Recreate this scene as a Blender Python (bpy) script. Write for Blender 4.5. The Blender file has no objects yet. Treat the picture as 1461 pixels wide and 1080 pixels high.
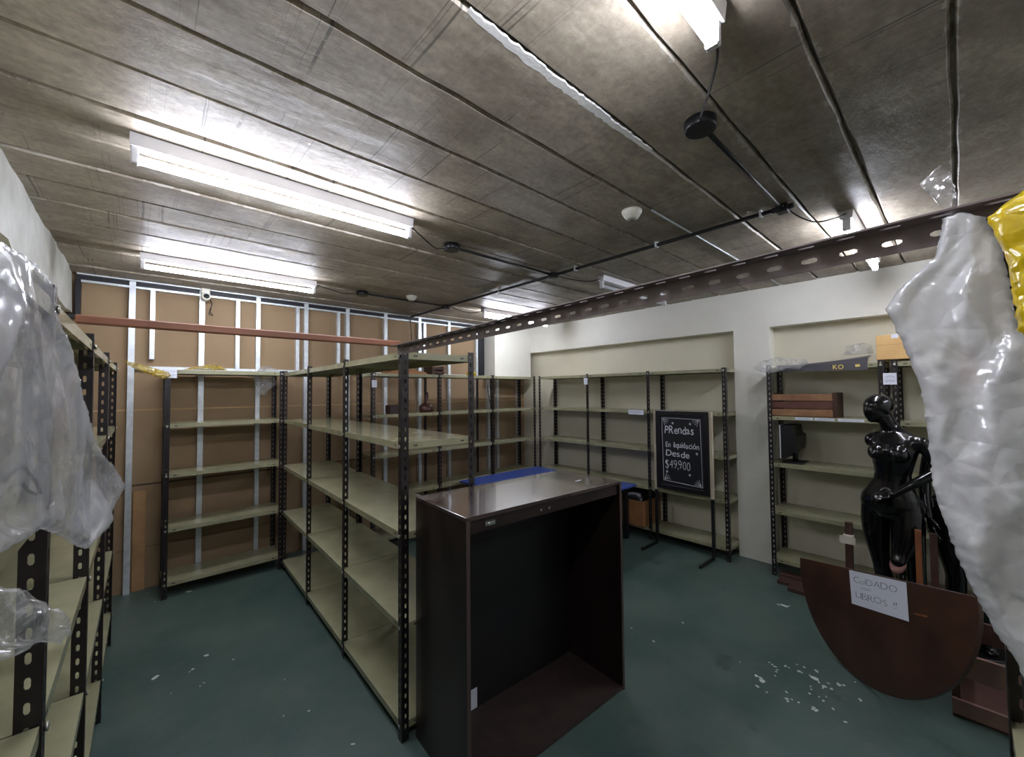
import bpy, bmesh, math, random
from math import sin, cos, pi, radians as R, atan2, sqrt
from mathutils import Vector as V, Matrix, noise, geometry
random.seed(7)
S = bpy.context.scene
COL = S.collection

# ------------------------------------------------------------------ helpers
def lin(c):
    return tuple((x/255/12.92 if x/255 <= .04045 else ((x/255+.055)/1.055)**2.4) for x in c)

class MB:
    """collects simple shapes and links them as one mesh object"""
    def __init__(s): s.bm = bmesh.new()
    def box(s, x0, x1, y0, y1, z0, z1, bev=0, mat=0, M=None):
        vs = [s.bm.verts.new((x, y, z)) for x in (x0, x1) for y in (y0, y1) for z in (z0, z1)]
        fs = [s.bm.faces.new([vs[i] for i in q]) for q in
              ((0,1,3,2),(4,6,7,5),(0,4,5,1),(2,3,7,6),(0,2,6,4),(1,5,7,3))]
        for f in fs: f.material_index = mat
        if bev:
            es = list({e for f in fs for e in f.edges})
            r = bmesh.ops.bevel(s.bm, geom=es, offset=bev, segments=1, affect='EDGES', profile=.5)
            for f in r['faces']: f.material_index = mat
            vs = list({v for f in fs if f.is_valid for v in f.verts} | set(r['verts']))
        if M is not None:
            for v in vs: v.co = M @ v.co
        return s
    def poly(s, pts, mat=0):
        f = s.bm.faces.new([s.bm.verts.new(p) for p in pts]); f.material_index = mat; return s
    def prism(s, pts, ext, mat=0):
        """closed polygon swept along ext"""
        e = V(ext)
        a = [s.bm.verts.new(p) for p in pts]; b = [s.bm.verts.new(V(p)+e) for p in pts]
        n = len(pts)
        fs = [s.bm.faces.new(a[::-1]), s.bm.faces.new(b)]
        fs += [s.bm.faces.new((a[i], a[(i+1)%n], b[(i+1)%n], b[i])) for i in range(n)]
        for f in fs: f.material_index = mat
        return s
    def tube(s, pts, rad, n=10, caps=True, mat=0, sq=None):
        """swept round tube; rad a number or list, sq=(a,b) squashes"""
        pts = [V(p) for p in pts]
        if not isinstance(rad, (list, tuple)): rad = [rad]*len(pts)
        rings = []; ref = None
        for i, p in enumerate(pts):
            d = (pts[min(i+1, len(pts)-1)]-pts[max(i-1, 0)]).normalized()
            if ref is None:
                ref = V((0,0,1)) if abs(d.z) < .9 else V((0,1,0))
            u = (ref-d*ref.dot(d)).normalized(); w = d.cross(u); ref = u
            a, b = sq or (1, 1)
            rings.append([s.bm.verts.new(p+(u*cos(2*pi*k/n)*a+w*sin(2*pi*k/n)*b)*rad[i]) for k in range(n)])
        for A, B in zip(rings, rings[1:]):
            for k in range(n):
                f = s.bm.faces.new((A[k], A[(k+1)%n], B[(k+1)%n], B[k])); f.smooth = n > 6; f.material_index = mat
        if caps:
            for r_ in (rings[0][::-1], rings[-1]):
                f = s.bm.faces.new(r_); f.material_index = mat
        return s
    def lathe(s, prof, c=(0,0,0), n=24, axis='z', mat=0):
        """prof: (r, h) pairs from bottom to top"""
        c = V(c); rings = []
        for r_, h in prof:
            ring = []
            for k in range(n):
                a = 2*pi*k/n
                p = {'z': (r_*cos(a), r_*sin(a), h), 'x': (h, r_*cos(a), r_*sin(a)), 'y': (r_*sin(a), h, r_*cos(a))}[axis]
                ring.append(s.bm.verts.new(c+V(p)))
            rings.append(ring)
        for A, B in zip(rings, rings[1:]):
            for k in range(n):
                f = s.bm.faces.new((A[k], A[(k+1)%n], B[(k+1)%n], B[k])); f.smooth = True; f.material_index = mat
        s.bm.faces.new(rings[0][::-1]).material_index = mat; s.bm.faces.new(rings[-1]).material_index = mat
        return s
    def mesh(s, name):
        bmesh.ops.recalc_face_normals(s.bm, faces=s.bm.faces)
        me = bpy.data.meshes.new(name); s.bm.to_mesh(me); s.bm.free(); return me
    def build(s, name, mats, parent=None, loc=(0,0,0), rz=0):
        return obj(name, s.mesh(name), mats, parent, loc, rz)

def obj(name, me, mats, parent=None, loc=(0,0,0), rz=0):
    o = bpy.data.objects.new(name, me)
    if not isinstance(mats, (list, tuple)): mats = [mats]
    if not me.materials:
        for m in mats: me.materials.append(m)
    COL.objects.link(o); o.location = loc; o.rotation_euler = (0, 0, rz)
    if parent: o.parent = parent
    return o
def tag(o, label, cat, group=None):
    o['label'] = label; o['category'] = cat
    if group: o['group'] = group
    return o
def thing(name, label, cat, loc=(0,0,0), rz=0, group=None):
    o = bpy.data.objects.new(name, None); COL.objects.link(o)
    o.location = loc; o.rotation_euler = (0, 0, rz); o.empty_display_size = .1
    return tag(o, label, cat, group)
def struct(o): o['kind'] = 'structure'; return o

# ------------------------------------------------------------------ materials
def mat(name, rgb, rough=.5, metal=0, var=0, vscale=6, rgb2=None, bump=0, bscale=40, spec=.5, stretch=None, coat=0, thr=None):
    m = bpy.data.materials.new(name); m.use_nodes = True
    N, L = m.node_tree.nodes, m.node_tree.links
    b = N['Principled BSDF']; b.inputs['Roughness'].default_value = rough; b.inputs['Metallic'].default_value = metal
    b.inputs['Specular IOR Level'].default_value = spec; b.inputs['Coat Weight'].default_value = coat
    c = lin(rgb)
    b.inputs['Base Color'].default_value = (*c, 1)
    if var or rgb2 or bump:
        tc = N.new('ShaderNodeTexCoord'); mp = N.new('ShaderNodeMapping'); L.new(tc.outputs['Object'], mp.inputs[0])
        if stretch: mp.inputs['Scale'].default_value = stretch
        def nz(scale, det=6):
            t = N.new('ShaderNodeTexNoise'); t.inputs['Scale'].default_value = scale; t.inputs['Detail'].default_value = det
            t.inputs['Roughness'].default_value = .6; L.new(mp.outputs[0], t.inputs['Vector']); return t
        if var or rgb2:
            t = nz(vscale); r = N.new('ShaderNodeValToRGB'); L.new(t.outputs['Fac'], r.inputs[0])
            c2 = lin(rgb2) if rgb2 else tuple(x*(1-var) for x in c); c1 = c if rgb2 else tuple(min(1, x*(1+var)) for x in c)
            r.color_ramp.elements[0].color = (*c2, 1); r.color_ramp.elements[1].color = (*c1, 1)
            lo, hi = thr or (.32, .68)
            r.color_ramp.elements[0].position = lo; r.color_ramp.elements[1].position = hi
            L.new(r.outputs[0], b.inputs['Base Color'])
        if bump:
            t = nz(bscale); bp = N.new('ShaderNodeBump'); bp.inputs['Strength'].default_value = bump; bp.inputs['Distance'].default_value = .01
            L.new(t.outputs['Fac'], bp.inputs['Height']); L.new(bp.outputs[0], b.inputs['Normal'])
    return m

def emis(name, rgb, strength):
    m = bpy.data.materials.new(name); m.use_nodes = True
    b = m.node_tree.nodes['Principled BSDF']
    b.inputs['Base Color'].default_value = (.8, .8, .8, 1)
    b.inputs['Emission Color'].default_value = (*lin(rgb), 1); b.inputs['Emission Strength'].default_value = strength
    return m

def plastic(name, rgb, opac, opac2, scale=9, rough=.25, transl=.4):
    """thin crumpled film: partly see-through, partly milky, with gloss"""
    m = bpy.data.materials.new(name); m.use_nodes = True
    N, L = m.node_tree.nodes, m.node_tree.links
    out = N['Material Output']; b = N['Principled BSDF']
    b.inputs['Base Color'].default_value = (*lin(rgb), 1); b.inputs['Roughness'].default_value = rough
    tr = N.new('ShaderNodeBsdfTransparent'); tl = N.new('ShaderNodeBsdfTranslucent'); tl.inputs[0].default_value = (*lin(rgb), 1)
    m1 = N.new('ShaderNodeMixShader'); m1.inputs[0].default_value = transl
    L.new(b.outputs[0], m1.inputs[1]); L.new(tl.outputs[0], m1.inputs[2])
    tc = N.new('ShaderNodeTexCoord'); t = N.new('ShaderNodeTexNoise'); t.inputs['Scale'].default_value = scale; t.inputs['Detail'].default_value = 5
    L.new(tc.outputs['Object'], t.inputs['Vector'])
    mr = N.new('ShaderNodeMapRange'); L.new(t.outputs['Fac'], mr.inputs[0])
    mr.inputs[1].default_value = .35; mr.inputs[2].default_value = .65; mr.inputs[3].default_value = opac; mr.inputs[4].default_value = opac2
    m2 = N.new('ShaderNodeMixShader'); L.new(mr.outputs[0], m2.inputs[0]); L.new(tr.outputs[0], m2.inputs[1]); L.new(m1.outputs[0], m2.inputs[2])
    # film gloss on top of the see-through share
    gl = N.new('ShaderNodeBsdfGlossy'); gl.inputs['Roughness'].default_value = .12
    lw = N.new('ShaderNodeLayerWeight'); lw.inputs[0].default_value = .25
    mu = N.new('ShaderNodeMath'); mu.operation = 'MULTIPLY'; mu.inputs[1].default_value = .35; L.new(lw.outputs['Facing'], mu.inputs[0])
    ad = N.new('ShaderNodeMath'); ad.operation = 'ADD'; ad.inputs[1].default_value = .05; L.new(mu.outputs[0], ad.inputs[0])
    m3 = N.new('ShaderNodeMixShader'); L.new(ad.outputs[0], m3.inputs[0]); L.new(m2.outputs[0], m3.inputs[1]); L.new(gl.outputs[0], m3.inputs[2])
    t2 = N.new('ShaderNodeTexVoronoi'); t2.inputs['Scale'].default_value = scale*3; t2.feature = 'DISTANCE_TO_EDGE'; L.new(tc.outputs['Object'], t2.inputs['Vector'])
    bp = N.new('ShaderNodeBump'); bp.inputs['Strength'].default_value = .5; bp.inputs['Distance'].default_value = .01
    L.new(t2.outputs['Distance'], bp.inputs['Height'])
    for n_ in (b, gl): L.new(bp.outputs[0], n_.inputs['Normal'])
    L.new(m3.outputs[0], out.inputs[0])
    return m

PLANK = .285
def ceiling_mat():
    m = bpy.data.materials.new('board_marked_concrete'); m.use_nodes = True
    N, L = m.node_tree.nodes, m.node_tree.links; b = N['Principled BSDF']
    tc = N.new('ShaderNodeTexCoord')
    def noise_(scale, det, st):
        mp = N.new('ShaderNodeMapping'); mp.inputs['Scale'].default_value = st; L.new(tc.outputs['Object'], mp.inputs[0])
        t = N.new('ShaderNodeTexNoise'); t.inputs['Scale'].default_value = scale; t.inputs['Detail'].default_value = det
        t.inputs['Roughness'].default_value = .65; L.new(mp.outputs[0], t.inputs['Vector']); return t.outputs['Fac']
    def math_(op, a, c=None, clamp=False):
        n = N.new('ShaderNodeMath'); n.operation = op; n.use_clamp = clamp
        for i, x in enumerate((a, c)):
            if x is None: continue
            if isinstance(x, (int, float)): n.inputs[i].default_value = x
            else: L.new(x, n.inputs[i])
        return n.outputs[0]
    def ramp(f, stops):
        r = N.new('ShaderNodeValToRGB'); L.new(f, r.inputs[0]); e = r.color_ramp.elements
        for i, (p, c) in enumerate(stops):
            k = e[i] if i < 2 else e.new(p)
            k.position = p; k.color = (*(lin(c) if isinstance(c, tuple) else (c, c, c)), 1)
        return r.outputs[0]
    def mix(f, a, c, mode='MIX'):
        n = N.new('ShaderNodeMix'); n.data_type = 'RGBA'; n.blend_type = mode
        if isinstance(f, (int, float)): n.inputs[0].default_value = f
        else: L.new(f, n.inputs[0])
        L.new(a, n.inputs[6])
        if isinstance(c, tuple): n.inputs[7].default_value = (*lin(c), 1)
        else: L.new(c, n.inputs[7])
        return n.outputs[2]
    sx = N.new('ShaderNodeSeparateXYZ'); L.new(tc.outputs['Object'], sx.inputs[0])
    base = ramp(noise_(2.2, 8, (1, 1, 1)), [(.3, (136, 124, 108)), (.7, (186, 175, 156))])
    fine = ramp(noise_(9, 8, (.8, 2.2, 1)), [(.3, .74), (.7, 1.2)])
    grain = ramp(noise_(38, 6, (1, 1, 1)), [(.32, .72), (.68, 1.22)])
    col = mix(.75, base, fine, 'MULTIPLY')
    col = mix(.8, col, grain, 'MULTIPLY')
    # damp brown stains
    st = ramp(noise_(.9, 4, (1, 1, 1)), [(.45, 0.), (.62, 1.)])
    col = mix(math_('MULTIPLY', st, .45), col, (88, 76, 64))
    # ragged mortar along each joint
    k = math_('PINGPONG', math_('ADD', sx.outputs['Y'], 10*PLANK+.0218), PLANK/2)   # 0 at the joint
    wob = math_('MULTIPLY', math_('SUBTRACT', noise_(11, 6, (1, 1, 1)), .43), .11)
    edge = math_('LESS_THAN', k, wob)
    col = mix(math_('MULTIPLY', edge, .55), col, (190, 184, 172))
    # cross marks of the formwork boards
    cell = N.new('ShaderNodeMath'); cell.operation = 'FLOOR'; L.new(math_('DIVIDE', math_('ADD', sx.outputs['Y'], 10*PLANK+.0218), PLANK), cell.inputs[0])
    xx = math_('ADD', sx.outputs['X'], math_('MULTIPLY', cell.outputs[0], 3.37))
    wv = math_('ADD', math_('MULTIPLY', noise_(3, 2, (2, .3, 1)), .06), xx)
    t1 = N.new('ShaderNodeTexNoise'); t1.noise_dimensions = '1D'; t1.inputs['Scale'].default_value = 13; t1.inputs['Detail'].default_value = 2; L.new(wv, t1.inputs['W'])
    cross = math_('LESS_THAN', math_('ABSOLUTE', math_('SUBTRACT', t1.outputs['Fac'], .60)), .009)
    cross = math_('MULTIPLY', cross, ramp(noise_(1.6, 3, (1, 1, 1)), [(.42, 0.), (.52, 1.)]))
    col = mix(math_('MULTIPLY', cross, .7), col, (70, 66, 58))
    L.new(col, b.inputs['Base Color'])
    L.new(ramp(noise_(4, 6, (1, 3, 1)), [(.3, .36), (.7, .68)]), b.inputs['Roughness'])
    h = math_('ADD', math_('MULTIPLY', noise_(9, 9, (.8, 2.2, 1)), .8), math_('MULTIPLY', edge, .25))
    h = math_('SUBTRACT', h, math_('MULTIPLY', cross, .3))
    bp = N.new('ShaderNodeBump'); bp.inputs['Strength'].default_value = .55; bp.inputs['Distance'].default_value = .012
    L.new(h, bp.inputs['Height']); L.new(bp.outputs[0], b.inputs['Normal'])
    return m

def floor_mat():
    m = mat('painted_concrete_floor', (90, 107, 99), .42, 0, rgb2=(57, 83, 76), vscale=1.6, bump=.12, bscale=30)
    N, L = m.node_tree.nodes, m.node_tree.links; b = N['Principled BSDF']
    src = b.inputs['Base Color'].links[0].from_socket
    tc = N.new('ShaderNodeTexCoord'); t = N.new('ShaderNodeTexNoise'); t.inputs['Scale'].default_value = 5; t.inputs['Detail'].default_value = 9; t.inputs['Roughness'].default_value = .7
    L.new(tc.outputs['Object'], t.inputs['Vector'])
    r = N.new('ShaderNodeValToRGB'); L.new(t.outputs['Fac'], r.inputs[0])
    r.color_ramp.elements[0].position = .5; r.color_ramp.elements[1].position = .74
    r.color_ramp.elements[0].color = (0, 0, 0, 1); r.color_ramp.elements[1].color = (.5, .5, .5, 1)
    mx = N.new('ShaderNodeMix'); mx.data_type = 'RGBA'; L.new(r.outputs[0], mx.inputs[0]); L.new(src, mx.inputs[6]); mx.inputs[7].default_value = (*lin((98, 104, 100)), 1)
    t3 = N.new('ShaderNodeTexNoise'); t3.inputs['Scale'].default_value = 3.1; t3.inputs['Detail'].default_value = 6; L.new(tc.outputs['Object'], t3.inputs['Vector'])
    r3 = N.new('ShaderNodeValToRGB'); L.new(t3.outputs['Fac'], r3.inputs[0]); r3.color_ramp.elements[0].position = .66; r3.color_ramp.elements[1].position = .72
    r3.color_ramp.elements[0].color = (0, 0, 0, 1); r3.color_ramp.elements[1].color = (.6, .6, .6, 1)
    m2 = N.new('ShaderNodeMix'); m2.data_type = 'RGBA'; L.new(r3.outputs[0], m2.inputs[0]); L.new(mx.outputs[2], m2.inputs[6]); m2.inputs[7].default_value = (*lin((38, 56, 56)), 1)
    L.new(m2.outputs[2], b.inputs['Base Color'])
    return m

def cardboard_wall_mat():
    m = mat('cardboard_sheeting', (156, 131, 99), .75, 0, rgb2=(139, 115, 86), vscale=1.4, stretch=(1, 1, .5), bump=.08, bscale=12)
    N, L = m.node_tree.nodes, m.node_tree.links; b = N['Principled BSDF']
    src = b.inputs['Base Color'].links[0].from_socket
    tc = N.new('ShaderNodeTexCoord'); sx = N.new('ShaderNodeSeparateXYZ'); L.new(tc.outputs['Object'], sx.inputs[0])
    cur = src
    for z0, w, c, f in ((1.57, .006, (196, 160, 112), .8), (.91, .007, (52, 38, 26), .9), (.36, .005, (120, 92, 62), .8)):
        a = N.new('ShaderNodeMath'); a.operation = 'SUBTRACT'; L.new(sx.outputs['Z'], a.inputs[0]); a.inputs[1].default_value = z0
        d = N.new('ShaderNodeMath'); d.operation = 'ABSOLUTE'; L.new(a.outputs[0], d.inputs[0])
        e = N.new('ShaderNodeMath'); e.operation = 'LESS_THAN'; L.new(d.outputs[0], e.inputs[0]); e.inputs[1].default_value = w
        g = N.new('ShaderNodeMath'); g.operation = 'MULTIPLY'; L.new(e.outputs[0], g.inputs[0]); g.inputs[1].default_value = f
        mx = N.new('ShaderNodeMix'); mx.data_type = 'RGBA'; L.new(g.outputs[0], mx.inputs[0]); L.new(cur, mx.inputs[6]); mx.inputs[7].default_value = (*lin(c), 1)
        cur = mx.outputs[2]
    L.new(cur, b.inputs['Base Color'])
    return m

m_ceil = ceiling_mat(); m_floor = floor_mat(); m_card_wall = cardboard_wall_mat()
m_white = mat('white_wall_paint', (230, 228, 217), .55, var=.04, vscale=2.5, bump=.06, bscale=60)
m_beam = mat('whitewashed_concrete', (206, 206, 198), .7, rgb2=(176, 176, 166), vscale=4, bump=.3, bscale=22)
m_recess = mat('bounce_tinted_white_paint', (214, 209, 187), .6, var=.04, vscale=2)  # white wall paint with warm bounced light put into the colour
m_cream = mat('cream_wall_paint', (206, 200, 178), .6, var=.05, vscale=2)
m_shelf = mat('khaki_enamel', (160, 158, 127), .2, rgb2=(143, 141, 111), vscale=5, bump=.03, bscale=14)
m_post = mat('black_enamel_steel', (23, 18, 20), .36, rgb2=(35, 28, 29), vscale=18)
m_tie = mat('lit_enamel_steel', (140, 126, 126), .42, rgb2=(110, 99, 99), vscale=14)  # post enamel coloured paler to stand in for light on the bar
m_bolt = mat('zinc_bolt', (190, 188, 180), .35, .9)
m_galv = mat('galvanised_steel', (214, 220, 222), .42, .55, var=.12, vscale=24)
m_black = mat('black_steel_beam', (20, 21, 28), .5, var=.1)
m_dwood = mat('dark_brown_laminate', (41, 28, 25), .3, rgb2=(30, 20, 18), vscale=7, stretch=(1, 1, .15), bump=.02)
m_dtop = mat('worn_brown_laminate_top', (64, 48, 45), .2, rgb2=(49, 36, 34), vscale=9, stretch=(.3, 1, 1), spec=.8, coat=.35)
m_dedge = mat('brown_edge_banding', (74, 60, 56), .5)
m_dback = mat('black_backing_board', (8, 8, 11), .6, var=.1)
m_dfloor = mat('scuffed_brown_board', (62, 48, 43), .55, rgb2=(45, 35, 31), vscale=8)
m_redrail = mat('rust_red_paint', (160, 106, 78), .5, rgb2=(132, 84, 60), vscale=12, stretch=(.3, 1, 1))
m_lamp = mat('white_lamp_enamel', (226, 226, 230), .35)
m_tube = emis('lit_fluorescent_tube', (236, 240, 255), 26)
m_tubeoff = mat('unlit_fluorescent_tube', (212, 214, 216), .3)
m_pvc = mat('black_conduit', (18, 18, 19), .45)
m_ivory = mat('ivory_plastic', (222, 218, 204), .45)
m_film = plastic('milky_plastic_film', (236, 238, 243), .24, .6, 6)
m_film2 = plastic('thick_milky_plastic_film', (238, 239, 240), .66, .92, 8, rough=.2, transl=.35)
m_clear = plastic('clear_wrap', (232, 234, 236), .06, .34, 20)
m_yellow = plastic('yellow_plastic_film', (236, 208, 20), .84, .97, 9, transl=.35)
m_ywrap = plastic('pale_yellow_wrap', (214, 188, 70), .45, .8, 22)
m_mann = mat('gloss_black_mannequin', (13, 13, 16), .17, coat=.3)
m_cut = mat('dull_pink_cut_face', (150, 108, 100), .7)
m_table = mat('dark_red_brown_wood', (76, 49, 35), .36, rgb2=(44, 28, 21), vscale=5, stretch=(1, .3, 1), bump=.03)
m_paper = mat('white_paper', (218, 222, 232), .7)
m_ink = mat('grey_marker_ink', (92, 102, 118), .7)
m_chalk = mat('chalk_white', (226, 228, 232), .9)
m_board = mat('blackboard_slate', (18, 20, 26), .5, var=.15, vscale=8)
m_bframe = mat('black_wood_frame', (15, 14, 20), .4)
m_cframe = mat('cream_painted_wood', (196, 184, 160), .5, var=.08)
m_blue = mat('blue_table_top', (62, 86, 160), .32, var=.06, vscale=3)
m_carton = mat('brown_cardboard', (170, 122, 78), .7, rgb2=(150, 104, 64), vscale=5)
m_carton2 = mat('tan_cardboard', (214, 176, 116), .6, rgb2=(198, 158, 100), vscale=6)
m_bagblk = mat('black_bin_bag', (26, 26, 30), .25, bump=.5, bscale=30)
m_crate = mat('crate_wood', (152, 114, 80), .6, rgb2=(122, 84, 56), vscale=9, stretch=(1, .25, 1))
m_crated = mat('crate_wood_red_slat', (100, 64, 50), .6, rgb2=(80, 46, 38), vscale=12, stretch=(1, .25, 1))
m_cratek = mat('crate_wood_dark_end', (62, 38, 24), .65)
m_grey = mat('dark_grey_board', (62, 60, 66), .5, var=.06)
m_ylet = mat('yellow_print', (222, 200, 104), .6)
m_plastk = mat('black_plastic', (17, 17, 20), .4)
m_silver = mat('pale_plastic_edge', (196, 196, 200), .4)
m_brownboard = mat('red_brown_boards', (88, 60, 48), .6, rgb2=(62, 40, 34), vscale=6)
m_pinkboard = mat('pinkish_brown_board', (150, 118, 104), .6, rgb2=(128, 98, 86), vscale=6)
m_palewood = mat('pale_wood_strip', (178, 140, 96), .65, rgb2=(158, 120, 80), vscale=8)
m_postwood = mat('brown_wood_post', (74, 46, 34), .5, rgb2=(56, 34, 26), vscale=9)
m_orangewood = mat('orange_wood_post', (150, 94, 52), .5, rgb2=(124, 74, 42), vscale=9)
m_tape = mat('masking_tape', (206, 200, 184), .6)
m_wire = mat('black_wire', (16, 16, 18), .5)
m_glassk = mat('dark_lens', (10, 16, 22), .08)
m_mortar = mat('white_mortar', (226, 224, 220), .9, bump=.6, bscale=60)
m_chip = mat('white_plaster_chips', (206, 214, 206), .8)
m_chrome = mat('chrome', (200, 200, 200), .2, 1)
m_pinkcl = mat('pink_cloth', (226, 180, 168), .8)

# ------------------------------------------------------------------ room shell
CH = 2.71
def room():
    mb = MB(); mb.box(-.6, 4.9, -2.6, 4.97, -.1, 0)
    fl = struct(mb.build('floor', m_floor))
    # flaked plaster spots lying on the paint
    c = MB(); rnd = random.Random(3)
    spots = [(2.719, 0.857, 0.0161), (2.696, 0.819, 0.0191), (2.629, 0.825, 0.0132), (2.718, 0.834, 0.0117), (2.909, 0.844, 0.0088), (2.901, 0.825, 0.0088), (2.893, 0.806, 0.0117), (2.87, 0.789, 0.0103), (2.845, 0.788, 0.0088), (2.946, 0.765, 0.0132), (2.942, 0.748, 0.0088), (3.012, 0.721, 0.0073), (3.016, 0.684, 0.0117), (2.949, 0.696, 0.0147), (2.948, 0.68, 0.0088), (3.028, 0.625, 0.0176), (2.952, 0.64, 0.0117), (2.944, 0.618, 0.0235), (2.924, 0.595, 0.0132), (2.905, 0.567, 0.0147), (2.953, 0.556, 0.0088), (2.911, 0.535, 0.0103), (2.849, 0.619, 0.0088), (2.824, 0.61, 0.0073), (2.778, 0.61, 0.0088), (2.986, 0.514, 0.0176), (2.997, 0.493, 0.0103), (2.891, 0.569, 0.0147), (2.698, 0.699, 0.0117), (2.64, 0.685, 0.0117), (2.624, 0.676, 0.0088), (2.656, 0.665, 0.0073), (2.657, 0.633, 0.0073), (2.616, 0.774, 0.0088), (2.816, 0.542, 0.0088), (2.769, 0.546, 0.0088), (2.787, 0.569, 0.0059), (2.674, 0.57, 0.0117), (2.66, 0.556, 0.0147), (2.656, 0.571, 0.0088), (2.738, 0.499, 0.0117), (2.677, 0.437, 0.0117), (2.924, 0.411, 0.0147), (2.8, 0.782, 0.0059), (3.754, 0.976, 0.0323), (3.735, 1.006, 0.0147), (3.773, 0.946, 0.0147), (2.946, 1.407, 0.0132), (2.586, 1.44, 0.0117), (2.611, 1.625, 0.0088), (3.879, 1.854, 0.0059), (3.18, 0.5, 0.0059), (2.781, 0.968, 0.0059), (2.207, 1.434, 0.0059), (3.077, 0.453, 0.0073), (0.077, 3.301, 0.0343), (0.328, 3.348, 0.0187), (0.252, 3.241, 0.0109), (0.235, 3.224, 0.0062), (0.452, 3.179, 0.0093), (0.29, 3.044, 0.0078), (0.27, 3.026, 0.0078), (0.316, 4.523, 0.0249), (0.091, 4.497, 0.0093), (0.052, 4.725, 0.0078), (0.682, 2.393, 0.0093), (0.777, 2.024, 0.0156), (0.573, 2.448, 0.0078), (0.141, 3.068, 0.0062), (0.647, 2.749, 0.0062)]
    for x, y, r_ in spots:
        a0 = rnd.uniform(0, 3); e = rnd.uniform(.35, .9)
        pts = []
        for k in range(7):
            a = 2*pi*k/7; q = r_*rnd.uniform(.6, 1.1)
            u, w = cos(a)*q, sin(a)*q*e
            pts.append((x+u*cos(a0)-w*sin(a0), y+u*sin(a0)+w*cos(a0), .0004))
        c.prism(pts, (0, 0, .0012))
    o = c.build('plaster_flakes', m_chip, fl); o['kind'] = 'stuff'; o['label'] = 'scattered white plaster flakes on the green floor'
    # ceiling: concrete planks running along x, open joints between them
    mb = MB(); rnd = random.Random(5)
    y = -9*PLANK-.0218
    while y < 5:
        dz = rnd.uniform(-.004, .004); g = .0045
        y0, y1 = max(y+g, -2.6), min(y+PLANK-g, 4.97)
        if y1 > y0+.02:
            n = 40; prev = None
            prof = [(y0, .05), (y0, .012), (y0+.008, 0), (y1-.008, 0), (y1, .012), (y1, .05)]
            for i in range(n+1):
                x = -.6+5.5*i/n; j = rnd.uniform(-.0035, .0035); j2 = rnd.uniform(-.0035, .0035)
                ring = [mb.bm.verts.new((x, yy+(j if q < 3 else j2), CH+zz+dz)) for q, (yy, zz) in enumerate(prof)]
                if prev:
                    for a in range(5): mb.bm.faces.new((prev[a], prev[a+1], ring[a+1], ring[a]))
                prev = ring
        y += PLANK
    mb.box(-.6, 4.9, -2.6, 4.97, CH+.03, CH+.12)
    ce = struct(mb.build('ceiling', m_ceil))
    mb = MB(); rnd = random.Random(21); A = []; B = []
    for i in range(61):
        u = i/60; x = .62+.95*u
        w_ = .022*sin(pi*u)**.5*(1-.45*u)
        A.append((x, .832+.004*noise.noise(V((x*9, 0, 0)))+.008*rnd.uniform(-.5, .5), CH-.0045)); B.append((x, .84+w_*rnd.uniform(.7, 1.25)+.004, CH-.0045))
    for i in range(60): mb.prism([A[i], A[i+1], B[i+1], B[i]], (0, 0, .008))
    o = mb.build('mortar_smear', m_mortar, ce); o['label'] = 'white mortar smear along a ceiling joint'
    # right wall: recesses under a deep lintel, pillar between
    mb = MB()
    mb.box(4.69, 4.9, -2.6, 4.97, 0, CH+.05, mat=1)
    mb.box(4.55, 4.69, -2.6, 4.87, 2.315, CH+.05)
    mb.box(4.55, 4.69, 1.232, 1.56, 0, 2.315)
    mb.box(4.55, 4.69, -2.6, -1.0, 0, 2.315)
    struct(mb.build('wall_right', [m_white, m_recess]))
    mb = MB(); mb.box(3.81, 4.55, 4.562, 4.87, 1.925, CH+.05)
    struct(mb.build('trim_1', m_white))
    # left: wall behind the shelves and a concrete downstand beam
    mb = MB(); mb.box(-.75, -.6, -2.6, 4.97, 0, CH+.05); struct(mb.build('wall_left', m_cream))
    mb = MB()
    n = 60; prev = None; rnd = random.Random(9)
    for i in range(n+1):
        y = -2.6+7.42*i/n; e = rnd.uniform(-.006, .006); e2 = rnd.uniform(-.005, .005)
        ring = [mb.bm.verts.new(p) for p in ((-.6, y, CH+.03), (-.445+e, y, CH+.03), (-.445+e2, y, 2.37+e2), (-.6, y, 2.37))]
        if prev:
            for a in range(4): mb.bm.faces.new((prev[a], prev[(a+1)%4], ring[(a+1)%4], ring[a]))
        else: mb.bm.faces.new(ring)
        prev = ring
    mb.bm.faces.new(prev)
    struct(mb.build('trim_2', m_beam))
    mb = MB(); mb.box(-.75, 5.0, -2.75, -2.6, 0, CH+.05); struct(mb.build('wall_front', m_white))
    # back wall: cardboard over a light steel frame
    mb = MB(); mb.box(-.6, 4.7, 4.87, 4.97, 0, CH+.05)
    wb = struct(mb.build('wall_back', m_card_wall))
    def part(name, m, *boxes, label=None):
        b = MB()
        for q in boxes: b.box(*q)
        o = b.build(name, m, wb)
        if label: o['label'] = label
    part('ceiling_track', m_galv, (-.42, 3.8, 4.80, 4.87, 2.695, 2.711), label='galvanised steel top track')
    part('head_beam', m_black, (-.42, 3.8, 4.835, 4.868, 2.655, 2.695), label='black steel beam')
    part('lower_track', m_galv, (-.40, 3.8, 4.82, 4.868, 2.637, 2.655))
    part('edge_channel', m_black, (-.425, -.395, 4.80, 4.868, 2.33, 2.655), (-.6, -.425, 4.80, 4.868, 2.33, 2.36), label='dark steel channel beside the concrete beam')
    part('corner_channel', m_black, (3.705, 3.80, 4.80, 4.868, 1.95, 2.655), label='dark steel corner post')
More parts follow.
